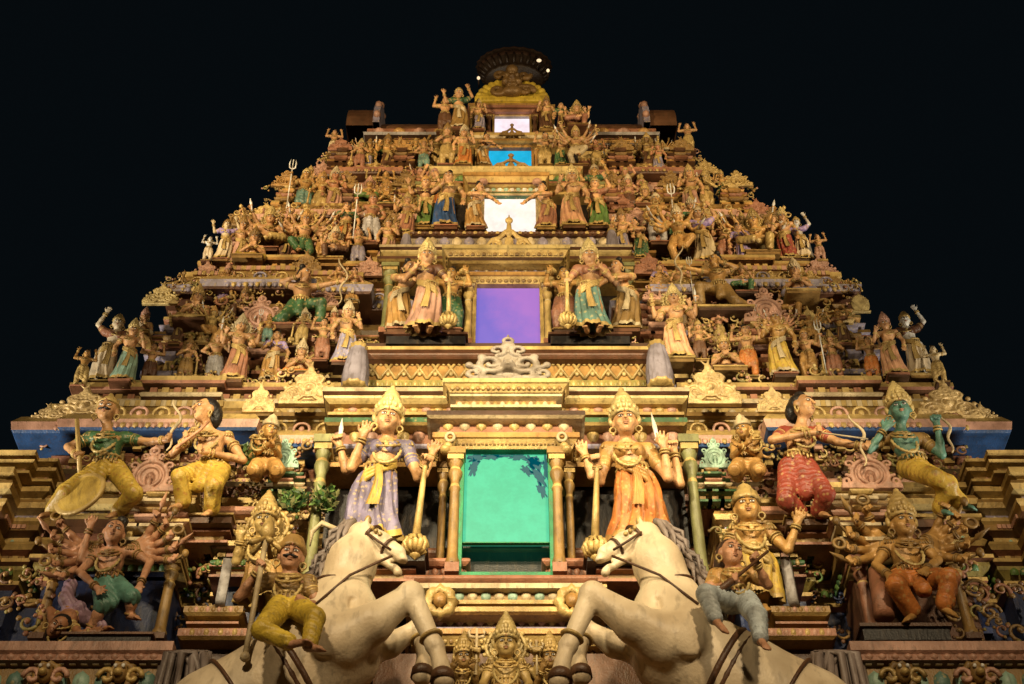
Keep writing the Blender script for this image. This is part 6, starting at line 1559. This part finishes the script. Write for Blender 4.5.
# devi with a club, for the pair by the violet window
P['devi_club'] = figure(stand(.03, (('L', (-.20, -.01, .64), (-.12, -.13, .66), 'open'), ('R', (.20, -.02, .64), (.215, -.10, .58), 'grip', V3(0, -.3, -1)))), h=.009, blouse=True, head_scale=1.2) + [mace((.22, -.13, .60), (.23, -.13, .14), 1, .07)]
PH['devi_club'] = 1.08
import collections
cnt = collections.Counter(); tot = {}
def side(px): return 'left' if px < CXP else 'right'
order = sorted(range(len(LST)), key=lambda i: abs(LST[i][1] - CXP))
NTH = ['first', 'second', 'third', 'fourth', 'fifth', 'sixth', 'seventh', 'eighth', 'ninth', 'tenth']
keyc = collections.Counter((t[0], t[4], t[5], side(t[1])) for t in LST); keyn = collections.Counter()
for i in order:
    tier, px, yb, hp, pose, cloth, d, mir, skin, rz, roles = LST[i]
    H = zz(yb - hp, d) - zz(yb, d); sc = H / PH[pose]; O = pt(px, yb, d)
    k = (tier, pose, cloth, side(px)); keyn[k] += 1; kc, kn = keyc[k], keyn[k]
    lab = '%s clad %s %s of the %s' % (COLN.get(cloth, cloth), POSE.get(pose, 'club bearing goddess'), side(px), WIN[tier])
    if kc > 1: lab += (', the nearer one', ', the farther one')[kn - 1] if kc == 2 else (', nearest one', ', middle one', ', farthest one', ', outermost one')[kn - 1]
    if mir is None: mir = px > CXP
    tone = {'ivory': 'cream'}.get(skin, skin)
    e = raise_figure(P[pose], O, lab, 'small painted figures on the ledges of the upper storeys', rotz=(rz if rz is not None else -.0005 * (px - CXP)), lean=.13, scale=sc, mirror=mir,
                 roles=dict(cloth=cloth, skin=skin, blouse=random.choice(('rose', 'green', 'purple', 'ochre', 'maroon')), hair='black', crown='yellow2' if hp > 60 else random.choice(('gold', 'yellow2', 'amber', 'cream', 'ochre', 'pink', 'gold')), plinth=random.choice(('maroon', 'ochre', 'brown', 'darkbrown')), plinth_top=random.choice(('gold', 'ochre', 'rose')), trim=('cream' if cloth in ('gold', 'amber', 'ochre', 'yellow') else 'gold')))

# ------------------------------------------------------------------ leafy plants sprouting beside the left shrine
def bush(x, y, d, w, h, label):
    mb = MB(); r = random.Random(int(x)); O = pt(x, y, d)
    for i in range(26):
        a = r.uniform(0, 2 * PI); R = w * r.random() ** .5; z = h * r.uniform(.0, .55)
        b = V3(R * .3 * math.cos(a), R * .2 * math.sin(a), 0); tip = V3(R * math.cos(a), -abs(R * .5 * math.sin(a)), z + h * .3)
        mb.tube([b, (b + tip) / 2 + V3(0, 0, .03), tip], [.006, .005, .003], 'green', 4)
        for k in range(9):
            p = b + (tip - b) * (k + 2) / 10; dr = nrm(V3(r.uniform(-1, 1), r.uniform(-1, .2), r.uniform(-.3, .8))); L = r.uniform(.05, .10); sd = nrm(np.cross(dr, V3(r.uniform(-1, 1), 1, r.uniform(-1, 1)))) * L * .28
            o = len(mb.v); mb.v.extend(map(tuple, (p, p + dr * L * .5 + sd, p + dr * L, p + dr * L * .5 - sd))); mb.f.append((o, o + 1, o + 2, o + 3)); mb.c.append(r.choice(('leaf', 'green', 'leaf', 'palegreen'))); mb.sm.append(False)
    o = put('ledge_plant', mb, None, O); tag(o, label, 'plant')
bush(325, 512, 10.0, .15, .26, 'leafy green plant sprouting between the bowing statue and the pale violet clad goddess')
bush(252, 466, 10.1, .15, .26, 'leafy green plant sprouting behind the flute player statue')
bush(292, 512, 9.98, .15, .24, 'leafy green plant sprouting above the rider with the spear')

# ------------------------------------------------------------------ ground, light, camera, night sky
mb = MB(); mb.box(-400, 400, -400, 400, -.2, 0, 'paving'); o = put('ground', mb); tag(o, kind='structure')
def flood(name, loc, aim, power, size=.25, angle=70, col=(1, .70, .36), blend=.6):
    l = bpy.data.lights.new(name, 'SPOT'); l.energy = power; l.color = col; l.spot_size = math.radians(angle); l.spot_blend = blend; l.shadow_soft_size = size
    o = bpy.data.objects.new(name, l); C.objects.link(o); o.location = loc
    from mathutils import Vector
    o.rotation_euler = (Vector(aim) - Vector(loc)).to_track_quat('-Z', 'Y').to_euler(); return o
WARM = (1, .82, .50)
for e in (-1, 1):
    flood('flood_fill_lamp', (e * 4.4, .6, 12.2), (e * .35, 10.2, 10.6), LP[0] * (1.15 if e < 0 else .75), angle=43, col=WARM, blend=1., size=.28)
    flood('flood_fill_lamp', (e * 3.0, .2, 10.8), (e * 2.0, 9.6, 8.6), LP[3], angle=64, col=(1, .76, .45), blend=1., size=.28)  # added wide fill to brighten the lower sides, no lamp of the place
    flood('flood_fill_lamp', (e * 6.8, 2.4, 14.8), (e * 1.3, 12.6, 16.4), LP[1] * (1.1 if e < 0 else .8), angle=48, col=(1, .74, .40), blend=1., size=.28)
    flood('flood_fill_lamp', (e * 9.0, 8.3, 7.2), (e * 3.0, 12.0, 12.6), LP[2] * (1.25 if e < 0 else .8), angle=66, col=(1, .88, .68), blend=.7, size=.28)
w = bpy.data.worlds.new('World'); bpy.context.scene.world = w; w.use_nodes = True
nt = w.node_tree; bg = nt.nodes['Background']
bg.inputs['Color'].default_value = (.0019, .0032, .0042, 1); bg.inputs['Strength'].default_value = 1.0
cd = bpy.data.cameras.new('camera'); cam = bpy.data.objects.new('camera', cd); C.objects.link(cam)
cam.location = (0, 0, CAMZ); cam.rotation_euler = (math.radians(90) + TH, 0, 0)
cd.sensor_width = 36; cd.lens = FPX / 1024 * 36; cd.clip_end = 2000; cd.shift_x = .5 / 1024
sc_ = bpy.context.scene; sc_.camera = cam
sc_.view_settings.view_transform = 'Standard'; sc_.view_settings.look = 'None'; sc_.view_settings.exposure = 0; sc_.view_settings.gamma = 1
sc_.cycles.use_denoising = True; sc_.cycles.max_bounces = 4; sc_.cycles.diffuse_bounces = 2; sc_.cycles.sample_clamp_indirect = 4
